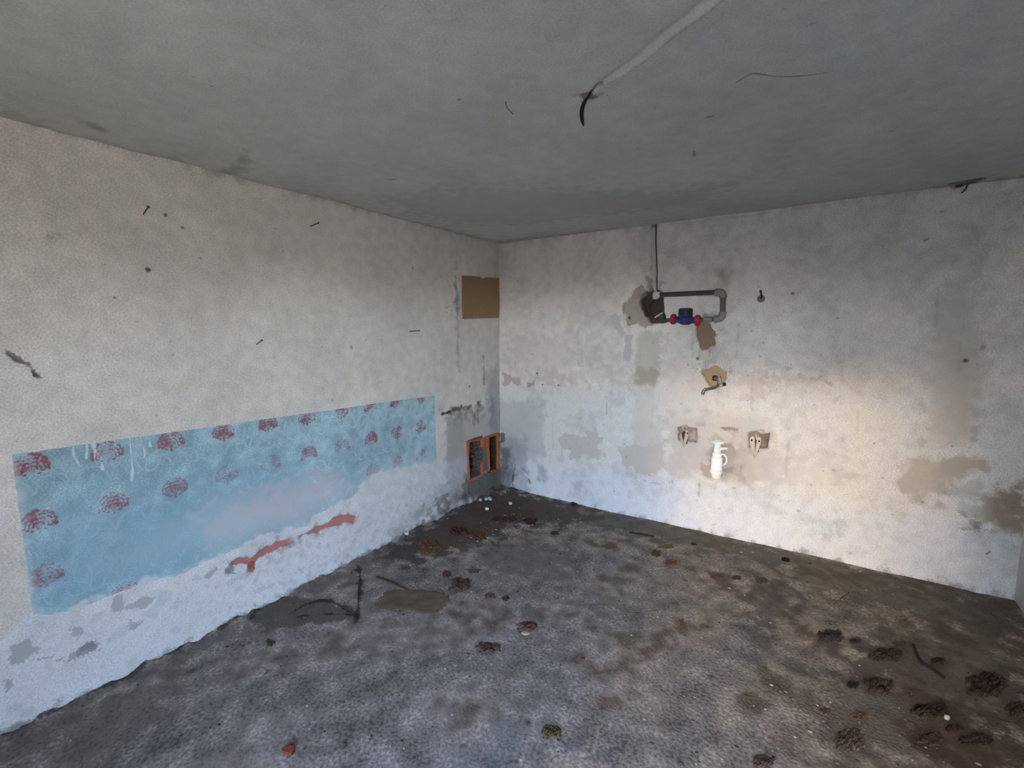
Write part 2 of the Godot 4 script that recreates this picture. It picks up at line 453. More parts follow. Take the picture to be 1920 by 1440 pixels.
	p.stain(pv([1.5561, 0.0819, 1.4165, 0.0958, 1.3624, 0.0077, 1.5056, -0.0037]), C8(104, 104, 106), 0.6, 0.03, 0.10, 0.6)
	p.stain(pv([1.2975, 0.1302, 1.173, 0.1478, 1.1113, 0.0794, 1.2395, 0.0541]), C8(96, 96, 96), 0.6, 0.03, 0.10, 0.6)
	p.stain(pv([1.0433, 0.1283, 0.9314, 0.1898, 0.8469, 0.1635, 0.8724, 0.0467]), C8(88, 82, 72), 0.6, 0.05, 0.12, 0.4)
	p.stain(pv([2.1402, 0.079, 1.9249, 0.1036, 1.6864, 0.0896, 1.7387, 0.0474, 1.9729, 0.0442]), C8(150, 150, 152), 0.5, 0.03, 0.12, 0.7)
	p.stain(pv([3.632, 0.0036, 3.2848, -0.0049, 2.8148, -0.004, 2.1443, 0.0121, 1.1137, 0.0181, 0.6061, 0.0887]), C8(70, 67, 64), 0.55, 0.05, 0.07, 0.2, 0, 0.0)
	# whitewash flaked off: salmon render and grey render below
	for q: PackedVector2Array in [L_BRICK1, L_BRICK2]:
		p.stain(q, C8(110, 104, 102), 0.7, 0.03, 0.06, 0.5)
		p.stain(q, C8(176, 118, 110), 1.0, 0.006, 0.02, 0.0, -70)
		p.stain(q, C8(150, 92, 84), 0.5, 0.05, 0.08, 0.9)
	p.stain(pv([2.6061, 0.3002, 2.5654, 0.3023, 2.566, 0.2488, 2.5945, 0.2451]), C8(150, 78, 64), 0.8, 0.02, 0.03, 0.0)
	p.stain(pv([1.8541, 0.3089, 1.8304, 0.3166, 1.7962, 0.3372, 1.8119, 0.3102]), C8(186, 112, 100), 0.8, 0.006, 0.02, 0.0, -40)
	for q: PackedVector2Array in [L_GREY1, L_GREY2, L_GREY3]:
		p.stain(q, C8(168, 168, 168), 1.0, 0.008, 0.03, 0.0, -50)
	p.stain(pv([2.7302, 0.3041, 2.6988, 0.3411, 2.6775, 0.3123, 2.6911, 0.2861, 2.7145, 0.284]), C8(92, 92, 92), 0.8, 0.02, 0.05, 0.3, -40)
	p.stain(pv([2.7755, 0.3374, 2.7339, 0.3312, 2.7131, 0.3026]), C8(120, 120, 118), 0.7, 0.01, 0.03, 0.2, -40, 0.004)
	p.stain(pv([2.5642, 0.2749, 2.4925, 0.2842, 2.4244, 0.2967, 2.3362, 0.3026]), C8(96, 94, 92), 0.6, 0.02, 0.05, 0.6, -30, 0.005)
	p.stain(pv([2.2587, 0.3075, 2.1667, 0.3009, 2.0449, 0.2922, 1.9585, 0.2989]), C8(128, 128, 128), 0.6, 0.02, 0.06, 0.6, -20, 0.006)
	p.stain(pv([3.5141, 0.2628, 3.482, 0.2523, 3.4527, 0.2388, 3.4641, 0.2258]), C8(120, 122, 124), 0.8, 0.012, 0.03, 0.0, -40, 0.003)
	p.stain(pv([3.4427, 0.2146, 3.3985, 0.2149, 3.3437, 0.2122, 3.2864, 0.2094, 3.205, 0.216, 3.1295, 0.2236]), C8(140, 142, 144), 0.8, 0.012, 0.05, 0.25, -50, 0.003)
	p.stain(pv([3.3614, 0.2231, 3.3337, 0.2193, 3.3212, 0.209]), C8(128, 130, 132), 0.8, 0.012, 0.04, 0.0, -30, 0.006)
	p.stain(pv([3.3878, 0.3375, 3.3523, 0.3276, 3.3452, 0.3026, 3.3719, 0.3129]), C8(160, 162, 164), 0.8, 0.012, 0.04, 0.0, -30)
	p.stain(pv([3.2331, 0.2488, 3.1814, 0.2471, 3.1512, 0.2244, 3.1941, 0.2209]), C8(160, 162, 164), 0.8, 0.012, 0.06, 0.1, -30)
	p.stain(pv([3.0018, 0.2411, 2.9403, 0.2449, 2.9011, 0.2613]), C8(160, 160, 162), 0.6, 0.012, 0.05, 0.3, -30, 0.004)
	p.stain(pv([2.8952, 0.3374, 2.8308, 0.3255, 2.7897, 0.3314]), C8(130, 130, 130), 0.7, 0.012, 0.05, 0.3, -30, 0.004)
	p.stain(pv([3.601, 0.2084, 3.5878, 0.2186, 3.5795, 0.2081, 3.5907, 0.1867]), C8(150, 152, 154), 0.8, 0.012, 0.04)
	p.stain(pv([2.7412, 0.2324, 2.5598, 0.2461, 2.3582, 0.2405, 2.1322, 0.2122]), C8(168, 168, 170), 0.6, 0.012, 0.05, 0.5, -40, 0.002)
	p.stain(pv([2.6015, 0.1008, 2.4372, 0.1062, 2.2937, 0.111, 2.0968, 0.1212]), C8(168, 168, 170), 0.5, 0.012, 0.05, 0.5, -40, 0.002)
	p.stain(pv([1.9641, 0.1989, 1.7791, 0.2085, 1.6792, 0.2302]), C8(168, 168, 170), 0.5, 0.012, 0.05, 0.5, -40, 0.002)
	# the gouge, knocks and nail holes
	p.stain(L_GOUGE, C8(112, 106, 98), 0.9, 0.008, 0.015, 0.0, -90)
	p.stain(pv([3.4027, 1.4994, 3.3879, 1.487, 3.3704, 1.4652, 3.4018, 1.4748]), C8(84, 76, 68), 0.8, 0.006, 0.01, 0.0, -40)
	p.ell(Vector2(2.9623, 1.9547), 0.014, 0.011, C8(96, 92, 88), 0.9, 0.4, 0.01, 0.0, -80)
	p.ell(Vector2(2.8674, 2.2296), 0.008, 0.008, C8(100, 96, 90), 0.8, 0.5, 0.005, 0.0, -60)
	p.ell(Vector2(2.797, 2.1804), 0.011, 0.006, C8(90, 86, 80), 0.8, 0.5, 0.005, 0.0, -60)
	p.ell(Vector2(3.2998, 2.0554), 0.025, 0.022, C8(150, 148, 142), 0.5, 0.7, 0.03, 0.2)
	p.ell(Vector2(3.1015, 1.8153), 0.008, 0.007, C8(110, 106, 102), 0.7, 0.5, 0.005)
	p.ell(Vector2(1.1883, 2.1474), 0.013, 0.016, C8(120, 118, 116), 0.7, 0.6, 0.01)
	p.ell(Vector2(1.805, 1.5363), 0.016, 0.018, C8(120, 120, 120), 0.7, 0.6, 0.012, 0.0, -40)
	p.ell(Vector2(2.0393, 1.5519), 0.01, 0.006, C8(120, 120, 120), 0.6, 0.6, 0.01)
	p.ell(Vector2(0.4982, 1.1225), 0.012, 0.012, C8(90, 86, 84), 0.7, 0.6, 0.01)
	p.stain(pv([0.8054, 1.8421, 0.7771, 1.8522, 0.7485, 1.8625]), C8(120, 112, 106), 0.7, 0.005, 0.004, 0.0, 0, 0.003)
	p.dots(Vector2(0.7, 1.15), Vector2(4.0, 2.45), 110, 0.002, 0.008, C8(120, 116, 110), 0.55, 5)
	p.dots(Vector2(0.0, 0.6), Vector2(0.9, 1.6), 40, 0.002, 0.008, C8(96, 92, 90), 0.6, 6)
	p.dots(Vector2(0.9, 0.05), Vector2(4.0, 0.45), 60, 0.003, 0.016, C8(150, 150, 150), 0.6, 7)
	# grime under the ceiling
	p.stain(pv([3.401, 2.5127, 3.0146, 2.5004, 2.4913, 2.4958, 1.5637, 2.5022, 0.6854, 2.5092, -0.052, 2.5369]), C8(150, 146, 140), 0.5, 0.05, 0.05, 0.0, 0, 0.0)
	return p

func paint_back() -> Paint:
	var p := Paint.new(ROOM_X, ROOM_H, 1792, 23)
	for y in p.h:
		var v := p.H - (y + 0.5) / p.ppm
		for x in p.w:
			var i := y * p.w + x
			var u := x / p.ppm
			var a := p.n1[i] - 128
			var b := p.n2[i] - 128
			var c := p.n3[i] - 128
			var k := 1.0 + a * 0.0005 + b * 0.0005 + c * 0.0010
			var dado := 1.09 + u * 0.05
			var t := clampf((dado - v + b * 0.0006) * 12.0, 0.0, 1.0)                       # the smoother paint below breast height
			var foot := 0.30 + 0.12 * clampf(u / 1.4, 0.0, 1.0) + 0.05 * clampf((u - 1.6), 0.0, 1.0)
			var s := clampf((foot - v + a * 0.0004 + b * 0.0006) * 14.0, 0.0, 1.0)             # newer whitewash along the foot
			var r := lerpf(lerpf(212.0, 207.0, t), 203.0, s)
			var g := lerpf(lerpf(202.0, 203.0, t), 203.0, s)
			var bb := lerpf(lerpf(192.0, 197.0, t), 204.0, s)
			var q := clampf((a * 0.7 + b * 0.6 - 20.0) * 0.012, 0.0, 0.5) * (0.25 + 0.5 * t) * (1.0 - s * 0.5)   # worn clouds
			r -= 26.0 * q; g -= 30.0 * q; bb -= 38.0 * q
			var o := i * 3
			p.d[o] = clampi(int(r * k), 0, 255); p.d[o + 1] = clampi(int(g * k), 0, 255); p.d[o + 2] = clampi(int(bb * k), 0, 255)
			p.e[i] = clampi(128 + int(b * 0.10 + c * 0.07), 0, 255)
	# corner: grey mould
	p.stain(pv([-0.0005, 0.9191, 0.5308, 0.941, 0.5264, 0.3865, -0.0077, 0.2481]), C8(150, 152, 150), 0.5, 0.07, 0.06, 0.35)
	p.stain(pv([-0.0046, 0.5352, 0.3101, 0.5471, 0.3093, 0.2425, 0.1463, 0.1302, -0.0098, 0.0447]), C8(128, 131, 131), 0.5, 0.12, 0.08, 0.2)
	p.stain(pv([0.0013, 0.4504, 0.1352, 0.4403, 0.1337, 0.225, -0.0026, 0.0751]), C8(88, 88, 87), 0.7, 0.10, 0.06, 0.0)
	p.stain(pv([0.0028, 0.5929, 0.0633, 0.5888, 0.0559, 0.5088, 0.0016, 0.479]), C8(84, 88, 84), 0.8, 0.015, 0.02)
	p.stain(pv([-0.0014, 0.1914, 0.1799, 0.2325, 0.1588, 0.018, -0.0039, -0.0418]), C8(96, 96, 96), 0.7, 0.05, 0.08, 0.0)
	p.stain(pv([0.1469, 0.2157, 0.3094, 0.2704, 0.3787, 0.1151, 0.3406, 0.0128, 0.1588, 0.018]), C8(150, 154, 158), 0.55, 0.04, 0.08)
	p.stain(pv([0.1455, 0.0212, 0.1597, 0.161, 0.1931, 0.2516]), C8(70, 70, 72), 0.8, 0.01, 0.02, 0.0, -60, 0.003)
	p.stain(pv([0.2774, 0.2484, 0.341, 0.192, 0.3787, 0.0593]), C8(96, 98, 100), 0.7, 0.012, 0.02, 0.0, -40, 0.003)
	p.stain(pv([0.4657, 0.2791, 0.5568, 0.2832, 0.5572, 0.1747, 0.4659, 0.1584]), C8(150, 154, 162), 0.6, 0.08, 0.08)
	p.stain(pv([0.8753, 0.2313, 0.9415, 0.243, 0.9432, 0.1132, 0.8768, 0.1003]), C8(170, 172, 180), 0.6, 0.08, 0.08)
	p.stain(pv([0.027, 1.6433, 0.0198, 0.9318]), C8(214, 212, 206), 0.5, 0.03, 0.01, 0.0, 0, 0.006)
	# flaking at the dado line
	p.stain(pv([0.0425, 1.2095, 0.0887, 1.2281, 0.1534, 1.1823, 0.2174, 1.1749, 0.2552, 1.1232, 0.1658, 1.1071, 0.1205, 1.1153, 0.0546, 1.0894]), C8(158, 137, 126), 0.8, 0.012, 0.06, 0.35, -20)
	p.stain(pv([0.3242, 1.1379, 0.3674, 1.1245, 0.4163, 1.1485, 0.4041, 1.1109, 0.3427, 1.1018]), C8(132, 122, 116), 0.8, 0.010, 0.04, 0.1, -20)
	p.stain(pv([0.4345, 1.2282, 0.5825, 1.2763, 0.7425, 1.2429, 0.7545, 1.1426, 0.6122, 1.1237, 0.4647, 1.1251]), C8(178, 142, 136), 0.6, 0.04, 0.12, 0.85, -20)
	p.stain(pv([0.7532, 1.2936, 1.4635, 1.3229, 1.4662, 1.2223, 0.7543, 1.1628]), C8(186, 164, 158), 0.45, 0.06, 0.14, 0.7)
	p.stain(pv([0.0918, 1.5898, 1.22, 1.5474, 1.3222, 1.3171, 0.2808, 1.2209]), C8(196, 180, 174), 0.4, 0.16, 0.10, 0.1)
	p.stain(pv([0.8343, 1.4453, 1.1219, 1.4755, 1.1743, 1.3584, 0.9164, 1.3396]), C8(172, 158, 152), 0.4, 0.10, 0.10, 0.2)
	for q: Vector2 in [Vector2(0.4465, 1.2288), Vector2(0.5065, 1.1224), Vector2(0.6812, 1.1279)]:
		p.ell(q, 0.012, 0.010, C8(64, 52, 48), 0.9, 0.5, 0.006, 0.0, -50)
	p.stain(pv([0.0547, 1.1004, 0.5244, 1.1183, 1.0761, 1.1814, 1.4205, 1.1828]), C8(180, 172, 166), 0.4, 0.02, 0.05, 0.4, -30, 0.003)
	# peeled areas low down
	p.stain(pv([0.6845, 0.637, 0.7587, 0.6617, 0.8595, 0.6534, 0.9254, 0.6412, 0.9943, 0.7203, 1.0836, 0.7407, 1.126, 0.6863, 1.1068, 0.5994, 1.1656, 0.4932, 1.0778, 0.4599, 0.9817, 0.4809, 0.8731, 0.4286, 0.806, 0.4288, 0.8276, 0.51, 0.7599, 0.5161, 0.6795, 0.526]), C8(180, 170, 161), 0.9, 0.02, 0.07, 0.3, -24)
	p.stain(pv([0.7605, 0.4482, 0.6919, 0.401, 0.7382, 0.3764]), C8(188, 182, 178), 0.7, 0.015, 0.07, 0.3)
	p.stain(pv([1.2894, 0.6094, 1.4104, 0.6451, 1.6639, 0.6883, 1.6709, 0.4664, 1.5906, 0.4154, 1.488, 0.4124, 1.4205, 0.4349, 1.3178, 0.4476]), C8(182, 171, 158), 0.9, 0.03, 0.05, 0.3, -20)
	p.stain(pv([1.4195, 0.8553, 1.5449, 0.8778, 1.6814, 0.8373, 1.6893, 0.4508, 1.5814, 0.4138, 1.4399, 0.4284]), C8(186, 178, 168), 0.5, 0.03, 0.05, 0.1)
	p.stain(pv([1.6665, 0.6054, 2.0435, 0.7256, 2.3132, 0.7199, 2.5997, 0.6597, 2.6063, 0.5391, 2.3243, 0.4889, 1.9311, 0.4642, 1.6939, 0.4469]), C8(190, 184, 174), 0.6, 0.05, 0.12, 0.15)
	p.stain(pv([1.6958, 0.6649, 1.7072, 0.7216, 1.6802, 0.7364]), C8(176, 168, 160), 0.7, 0.015, 0.05)
	p.stain(pv([2.4611, 0.6585, 2.6644, 0.7019, 2.9776, 0.7269, 3.0002, 0.6091, 2.8032, 0.5544, 2.5046, 0.5003]), C8(196, 192, 184), 0.5, 0.05, 0.12, 0.2)
	p.stain(pv([2.8621, 0.6235, 2.982, 0.6593, 2.9943, 0.6081, 2.8806, 0.5762]), C8(176, 172, 166), 0.5, 0.05, 0.08, 0.1)
	for q: Vector2 in [Vector2(1.7448, 0.6488), Vector2(1.7904, 0.5868), Vector2(1.8502, 0.5958), Vector2(1.8765, 0.5727), Vector2(1.7081, 0.6942)]:
		p.ell(q, 0.02, 0.012, C8(226, 224, 220), 0.8, 0.6, 0.03, 0.2, 10)
	# the stain column under the meter hole
	p.stain(pv([1.4368, 1.6308, 1.6167, 1.6305, 1.613, 1.1763, 1.4301, 1.1741]), C8(174, 163, 146), 0.7, 0.06, 0.04, 0.3)
	p.stain(pv([1.4359, 1.3126, 1.5994, 1.3285, 1.5993, 1.1845, 1.4348, 1.1744]), C8(148, 136, 118), 0.65, 0.07, 0.06, 0.25)
	p.stain(pv([1.4304, 1.1648, 1.6041, 1.1758, 1.6188, 0.6916, 1.4243, 0.666]), C8(196, 188, 178), 0.45, 0.05, 0.05, 0.0)
	p.stain(pv([1.1811, 1.7704, 1.2439, 1.7966, 1.3247, 1.6172, 1.3066, 1.5758, 1.2575, 1.6171]), C8(178, 173, 169), 0.75, 0.016, 0.02, 0.0)
	p.stain(pv([1.3205, 1.5943, 1.3866, 1.5945, 1.3825, 1.3841, 1.3159, 1.382]), C8(176, 171, 167), 0.75, 0.014, 0.02, 0.0)
	p.stain(pv([1.9332, 1.4699, 2.0158, 1.4927, 2.0218, 1.346, 1.9469, 1.3258]), C8(186, 174, 162), 0.55, 0.02, 0.05, 0.3)
	for q: PackedVector2Array in [pv([1.9348, 1.5334, 1.9463, 1.3429]), pv([1.9808, 1.4794, 1.9856, 1.3614]), pv([2.0119, 1.4926, 2.0141, 1.4382]), pv([1.917, 1.6805, 1.9219, 1.5543])]:
		p.stain(q, C8(158, 136, 118), 0.7, 0.008, 0.01, 0.1, 0, 0.002)
	p.stain(pv([1.9149, 1.4227, 1.9349, 1.4276, 1.9438, 1.4066, 1.9197, 1.4016]), C8(112, 88, 78), 0.8, 0.008, 0.01)
	p.ell(Vector2(2.0917, 2.054), 0.045, 0.085, C8(136, 128, 112), 0.85, 0.8, 0.03, 0.1)
	p.ell(Vector2(2.0768, 1.9629), 0.09, 0.09, C8(178, 166, 148), 0.5, 0.9, 0.05, 0.1)
	p.ell(Vector2(2.1501, 1.8315), 0.05, 0.09, C8(184, 174, 158), 0.5, 0.9, 0.05, 0.1)
	p.stain(pv([1.6154, 2.2256, 1.8635, 2.237, 2.0947, 2.2398, 2.3791, 2.2432]), C8(166, 160, 154), 0.55, 0.008, 0.012, 0.3, -30, 0.001)
	p.stain(pv([1.9532, 1.7716, 2.0234, 1.7783, 2.0244, 1.7536, 1.9621, 1.7466]), C8(120, 116, 112), 0.6, 0.03, 0.03)
	p.stain(pv([1.4971, 2.08, 1.5592, 2.076, 1.5624, 1.9678, 1.5091, 1.9704]), C8(112, 106, 98), 0.7, 0.025, 0.04, 0.3)
	p.stain(pv([1.5865, 2.0399, 1.6305, 2.0202, 1.6424, 1.9167, 1.5984, 1.9358]), C8(140, 136, 130), 0.6, 0.03, 0.05, 0.2)
	p.stain(pv([1.5247, 2.5013, 1.5346, 2.1638, 1.5441, 1.9904]), C8(150, 146, 140), 0.7, 0.012, 0.012, 0.2, -50, 0.003)
	# bare plaster
	p.stain(B_CHIP, C8(172, 158, 144), 1.0, 0.006, 0.03, 0.0, -60)
	p.stain(B_CHIP, C8(126, 113, 102), 0.6, 0.06, 0.10, 0.9)
	p.stain(B_HOLE, C8(70, 60, 52), 0.9, 0.02, 0.03, 0.0)  # inside of the hole coloured darker than the plaster round it
	p.ell(Vector2(1.3546, 1.7488), 0.018, 0.022, C8(58, 50, 46), 0.9, 0.5, 0.01, 0.0, -60)
	p.stain(B_PATCH_METER, C8(142, 118, 98), 1.0, 0.006, 0.02, 0.0, -50)
	p.stain(B_PATCH_METER, C8(112, 90, 74), 0.4, 0.05, 0.10, 0.6)
	p.stain(B_PATCH_TAP, C8(166, 142, 112), 1.0, 0.006, 0.02, 0.0, -50)
	p.stain(B_PATCH_TAP, C8(136, 112, 86), 0.4, 0.05, 0.10, 0.6)
	p.stain(B_REC_L, C8(104, 84, 72), 1.0, 0.005, 0.015, 0.0, -40)
	p.stain(B_REC_R, C8(98, 76, 64), 1.0, 0.005, 0.015, 0.0, -40)
	p.stain(pv([1.8763, 0.8058, 1.9336, 0.8303, 1.9408, 0.7516, 1.8957, 0.7369]), C8(190, 180, 172), 0.7, 0.02, 0.05, 0.1)
	p.stain(pv([2.3092, 0.8033, 2.3338, 0.7522, 2.3285, 0.7095]), C8(160, 124, 104), 0.5, 0.03, 0.04, 0.1, 0, 0.004)
	p.ell(Vector2(2.4756, 0.8531), 0.03, 0.04, C8(182, 172, 130), 0.5, 0.8, 0.02)
	# dirt round the sink fittings
	p.stain(pv([1.6989, 0.9753, 2.4432, 1.0037, 2.5036, 0.5208, 2.3253, 0.4678, 1.7608, 0.435]), C8(174, 168, 160), 0.6, 0.16, 0.10, 0.3)
	p.stain(pv([2.0417, 0.769, 2.2551, 0.7668, 2.2907, 0.5684, 2.1733, 0.4621, 2.0212, 0.4796]), C8(148, 139, 131), 0.6, 0.10, 0.10, 0.3)
	p.stain(pv([2.0965, 0.8794, 2.1543, 0.8902, 2.2494, 0.8882, 2.2465, 0.8711, 2.1631, 0.8657, 2.1087, 0.868]), C8(128, 121, 114), 0.9, 0.014, 0.03, 0.1, -20)
	p.stain(pv([1.9148, 0.8899, 2.0959, 0.8923]), C8(140, 134, 128), 0.7, 0.012, 0.04, 0.3, 0, 0.003)
	p.stain(pv([2.2494, 0.8882, 2.4209, 0.8873]), C8(132, 126, 120), 0.7, 0.012, 0.04, 0.3, 0, 0.003)
	p.stain(pv([1.8628, 0.9463, 1.9857, 0.9584, 2.0039, 0.9082, 1.8525, 0.8831]), C8(186, 182, 178), 0.5, 0.04, 0.06, 0.2)
	p.stain(pv([2.2123, 0.8756, 2.3427, 0.8699, 2.3683, 0.4968, 2.2507, 0.4543, 2.1714, 0.5053, 2.2343, 0.6448]), C8(172, 160, 150), 0.5, 0.05, 0.12, 0.5)
	p.stain(pv([1.7282, 0.7516, 1.9623, 0.7279, 2.0639, 0.7153, 2.0534, 0.4851, 1.9293, 0.509, 1.7633, 0.6194]), C8(184, 178, 170), 0.5, 0.06, 0.12, 0.3)
	p.stain(B_REC_TRAP, C8(158, 148, 140), 0.8, 0.015, 0.03, 0.2, -30)
	p.stain(pv([1.9937, 0.5552, 2.0498, 0.5729, 2.0534, 0.4851, 2.0059, 0.4547]), C8(160, 142, 130), 0.7, 0.015, 0.04, 0.1, -20)
	p.stain(pv([1.9811, 0.5621, 1.9823, 0.4281, 1.9793, 0.2923]), C8(160, 150, 142), 0.7, 0.01, 0.02, 0.2, -30, 0.002)
	p.stain(pv([2.1505, 0.5366, 2.2253, 0.592, 2.2453, 0.5695, 2.1791, 0.5066]), C8(122, 114, 108), 0.7, 0.015, 0.03, 0.2)
	p.stain(pv([2.2556, 0.5111, 2.2919, 0.543, 2.3122, 0.5081, 2.3027, 0.4723, 2.2651, 0.4698]), C8(166, 152, 142), 0.8, 0.012, 0.03, 0.2, -20)
	p.stain(pv([2.2812, 0.6094, 2.2777, 0.5235]), C8(140, 118, 106), 0.6, 0.012, 0.02, 0.2, 0, 0.003)
	# right: water marks
	p.stain(pv([3.3157, 1.8335, 3.5326, 1.8249, 3.5526, 1.3767, 3.5608, 0.9805, 3.4792, 0.9361, 3.3538, 0.9197, 3.3229, 1.1599, 3.3231, 1.5011]), C8(184, 176, 164), 0.6, 0.16, 0.05, 0.0)
	p.stain(pv([3.3931, 1.5689, 3.537, 1.5703, 3.5632, 0.9808, 3.4664, 0.9413, 3.4165, 1.168]), C8(172, 164, 151), 0.55, 0.14, 0.05, 0.1)
	p.stain(pv([3.3255, 1.1947, 3.3255, 1.0561, 3.3202, 0.9153]), C8(170, 160, 148), 0.5, 0.025, 0.05, 0.3, 0, 0.006)
	p.stain(pv([3.5661, 1.1808, 3.5673, 1.0482, 3.5598, 0.9636]), C8(160, 154, 146), 0.5, 0.025, 0.05, 0.3, 0, 0.006)
	p.stain(pv([3.2588, 0.771, 3.3228, 0.8094, 3.4612, 0.8477, 3.5204, 0.8803, 3.6074, 0.8457, 3.6287, 0.8154, 3.5914, 0.7484, 3.5357, 0.6871, 3.4763, 0.6519, 3.4324, 0.5622, 3.4232, 0.514, 3.4616, 0.515, 3.4157, 0.6122, 3.3293, 0.5415, 3.2479, 0.5435, 3.2006, 0.6264]), C8(172, 161, 145), 0.9, 0.07, 0.07, 0.3, -10)
	p.stain(pv([3.4382, 0.8199, 3.6074, 0.8457, 3.6226, 0.8043, 3.5222, 0.702, 3.437, 0.6692]), C8(166, 156, 140), 0.6, 0.06, 0.12, 0.1)
	p.stain(pv([3.2006, 0.6264, 3.324, 0.6127, 3.3437, 0.5263, 3.2775, 0.5127]), C8(172, 168, 160), 0.6, 0.06, 0.12, 0.2)
	p.stain(pv([3.6399, 0.6211, 3.6696, 0.6608, 3.736, 0.6935, 3.8106, 0.7369, 3.8386, 0.4122, 3.7604, 0.4029, 3.7078, 0.4242, 3.6448, 0.4437, 3.6293, 0.5161]), C8(142, 125, 108), 0.9, 0.08, 0.10, 0.3, -16)
	p.stain(pv([3.6966, 0.6154, 3.7599, 0.6781, 3.8162, 0.6724, 3.833, 0.4776, 3.7416, 0.49]), C8(92, 77, 64), 0.75, 0.08, 0.18, 0.7)
	p.stain(pv([3.5236, 0.6849, 3.6116, 0.7349, 3.6415, 0.4843, 3.5695, 0.4156, 3.5286, 0.4941]), C8(168, 174, 168), 0.6, 0.06, 0.10, 0.1)
	p.stain(pv([3.5256, 0.5005, 3.5702, 0.4683, 3.6428, 0.4086]), C8(110, 110, 106), 0.6, 0.04, 0.06, 0.2, 0, 0.006)
	p.stain(pv([3.5665, 0.3903, 3.654, 0.4182]), C8(104, 106, 100), 0.7, 0.05, 0.06, 0.2, 0, 0.01)
	p.stain(pv([2.8367, 0.2631, 2.9133, 0.3006, 2.9206, 0.1835, 2.8435, 0.1522]), C8(164, 166, 172), 0.6, 0.08, 0.08)
	p.stain(pv([2.7556, 0.2646, 3.1154, 0.4228, 3.2879, 0.3678]), C8(190, 192, 194), 0.5, 0.03, 0.06, 0.4, -20, 0.006)
	p.ell(Vector2(3.4873, 1.4524), 0.014, 0.012, C8(60, 56, 54), 0.8, 0.5, 0.006, 0.0, -40)
	p.ell(Vector2(3.561, 1.5321), 0.014, 0.022, C8(130, 126, 122), 0.7, 0.6, 0.01)
	p.stain(pv([3.3795, 2.214, 3.4718, 2.2345, 3.5011, 2.0148, 3.416, 2.0529]), C8(176, 164, 154), 0.35, 0.2, 0.1)
	p.stain(pv([3.4015, 2.0857, 3.4819, 2.1098, 3.4953, 1.8264, 3.4003, 1.6348, 3.3829, 1.7005]), C8(184, 180, 172), 0.4, 0.12, 0.10, 0.1)
	p.stain(pv([3.2386, 2.1909, 3.2602, 2.2048]), C8(110, 106, 102), 0.7, 0.006, 0.004, 0.0, -40, 0.003)
	p.stain(pv([3.679, 0.2579, 3.6941, 0.276]), C8(90, 88, 84), 0.8, 0.008, 0.006, 0.0, 0, 0.004)
	# mould spots
	p.stain(pv([2.2644, 1.356, 2.4226, 1.4021, 2.5627, 1.3295, 2.8223, 1.2673, 2.8532, 1.2617, 2.6311, 1.2866, 2.4686, 1.1864, 2.2928, 1.1454]), C8(132, 124, 118), 0.6, 0.03, 0.16, 0.95)
	p.stain(pv([2.5606, 1.3682, 2.6292, 1.3212, 2.7266, 1.3033, 2.8223, 1.2673]), C8(128, 122, 116), 0.6, 0.02, 0.06, 0.6, -20, 0.003)
	p.stain(pv([2.1755, 1.2697, 2.2855, 1.296, 2.3802, 1.2004, 2.2751, 1.1318]), C8(140, 132, 126), 0.5, 0.04, 0.16, 0.95)
	p.stain(pv([1.6366, 1.5515, 2.0196, 1.3037, 2.0337, 0.9632, 1.6535, 1.0165]), C8(178, 170, 166), 0.4, 0.10, 0.18, 0.9)
	p.ell(Vector2(2.5508, 1.9011), 0.012, 0.010, C8(96, 92, 90), 0.8, 0.5, 0.006)
	p.dots(Vector2(0.1, 0.5), Vector2(3.7, 2.45), 170, 0.002, 0.011, C8(112, 106, 102), 0.55, 31)
	p.dots(Vector2(1.6, 1.1), Vector2(2.9, 1.75), 110, 0.002, 0.009, C8(110, 100, 96), 0.6, 32)
	p.dots(Vector2(0.1, 0.05), Vector2(3.7, 0.5), 60, 0.002, 0.014, C8(140, 140, 144), 0.6, 33)
	# old drips and scuffs
	var g := RandomNumberGenerator.new(); g.seed = 91
	for k in 34:
		var at := Vector2(g.randf_range(0.15, 3.7), g.randf_range(0.5, 1.9))
		var long := g.randf_range(0.06, 0.35)
		p.stain(PackedVector2Array([at, at + Vector2(g.randf_range(-0.006, 0.006), -long * 0.5), at + Vector2(g.randf_range(-0.008, 0.008), -long)]), C8(158, 149, 139), g.randf_range(0.15, 0.4), 0.016, 0.02, 0.4, 0, g.randf_range(0.001, 0.006))
	for k in 26:
		var at := Vector2(g.randf_range(0.2, 3.6), g.randf_range(0.25, 1.35))
		p.ell(at, g.randf_range(0.03, 0.12), g.randf_range(0.02, 0.07), C8(172, 165, 157), g.randf_range(0.2, 0.5), 0.7, 0.10, 0.7)
	p.stain(pv([1.1712, 0.9992, 1.1672, 0.9456, 1.1682, 0.8922]), C8(132, 130, 128), 0.5, 0.012, 0.01, 0.2, 0, 0.004)
	# feet and head
	p.stain(pv([0.01, -0.0275, 1.1542, -0.0089, 2.299, -0.011, 3.2646, -0.0028, 3.8139, 0.0132]), C8(92, 88, 82), 0.6, 0.05, 0.06, 0.2, 0, 0.002)
	p.stain(pv([1.2517, 0.0223, 1.4985, 0.0215, 1.6848, 0.0247]), C8(180, 176, 172), 0.6, 0.012, 0.05, 0.4, -40, 0.003)
	for q: PackedVector2Array in [pv([1.4134, 0.3367, 1.5128, 0.3686, 1.5514, 0.3276, 1.5524, 0.2942]), pv([1.5929, 0.3351, 1.675, 0.3359]), pv([1.7024, 0.3221, 1.7631, 0.3659])]:
		p.stain(q, C8(150, 154, 160), 0.7, 0.010, 0.04, 0.2, -40, 0.003)
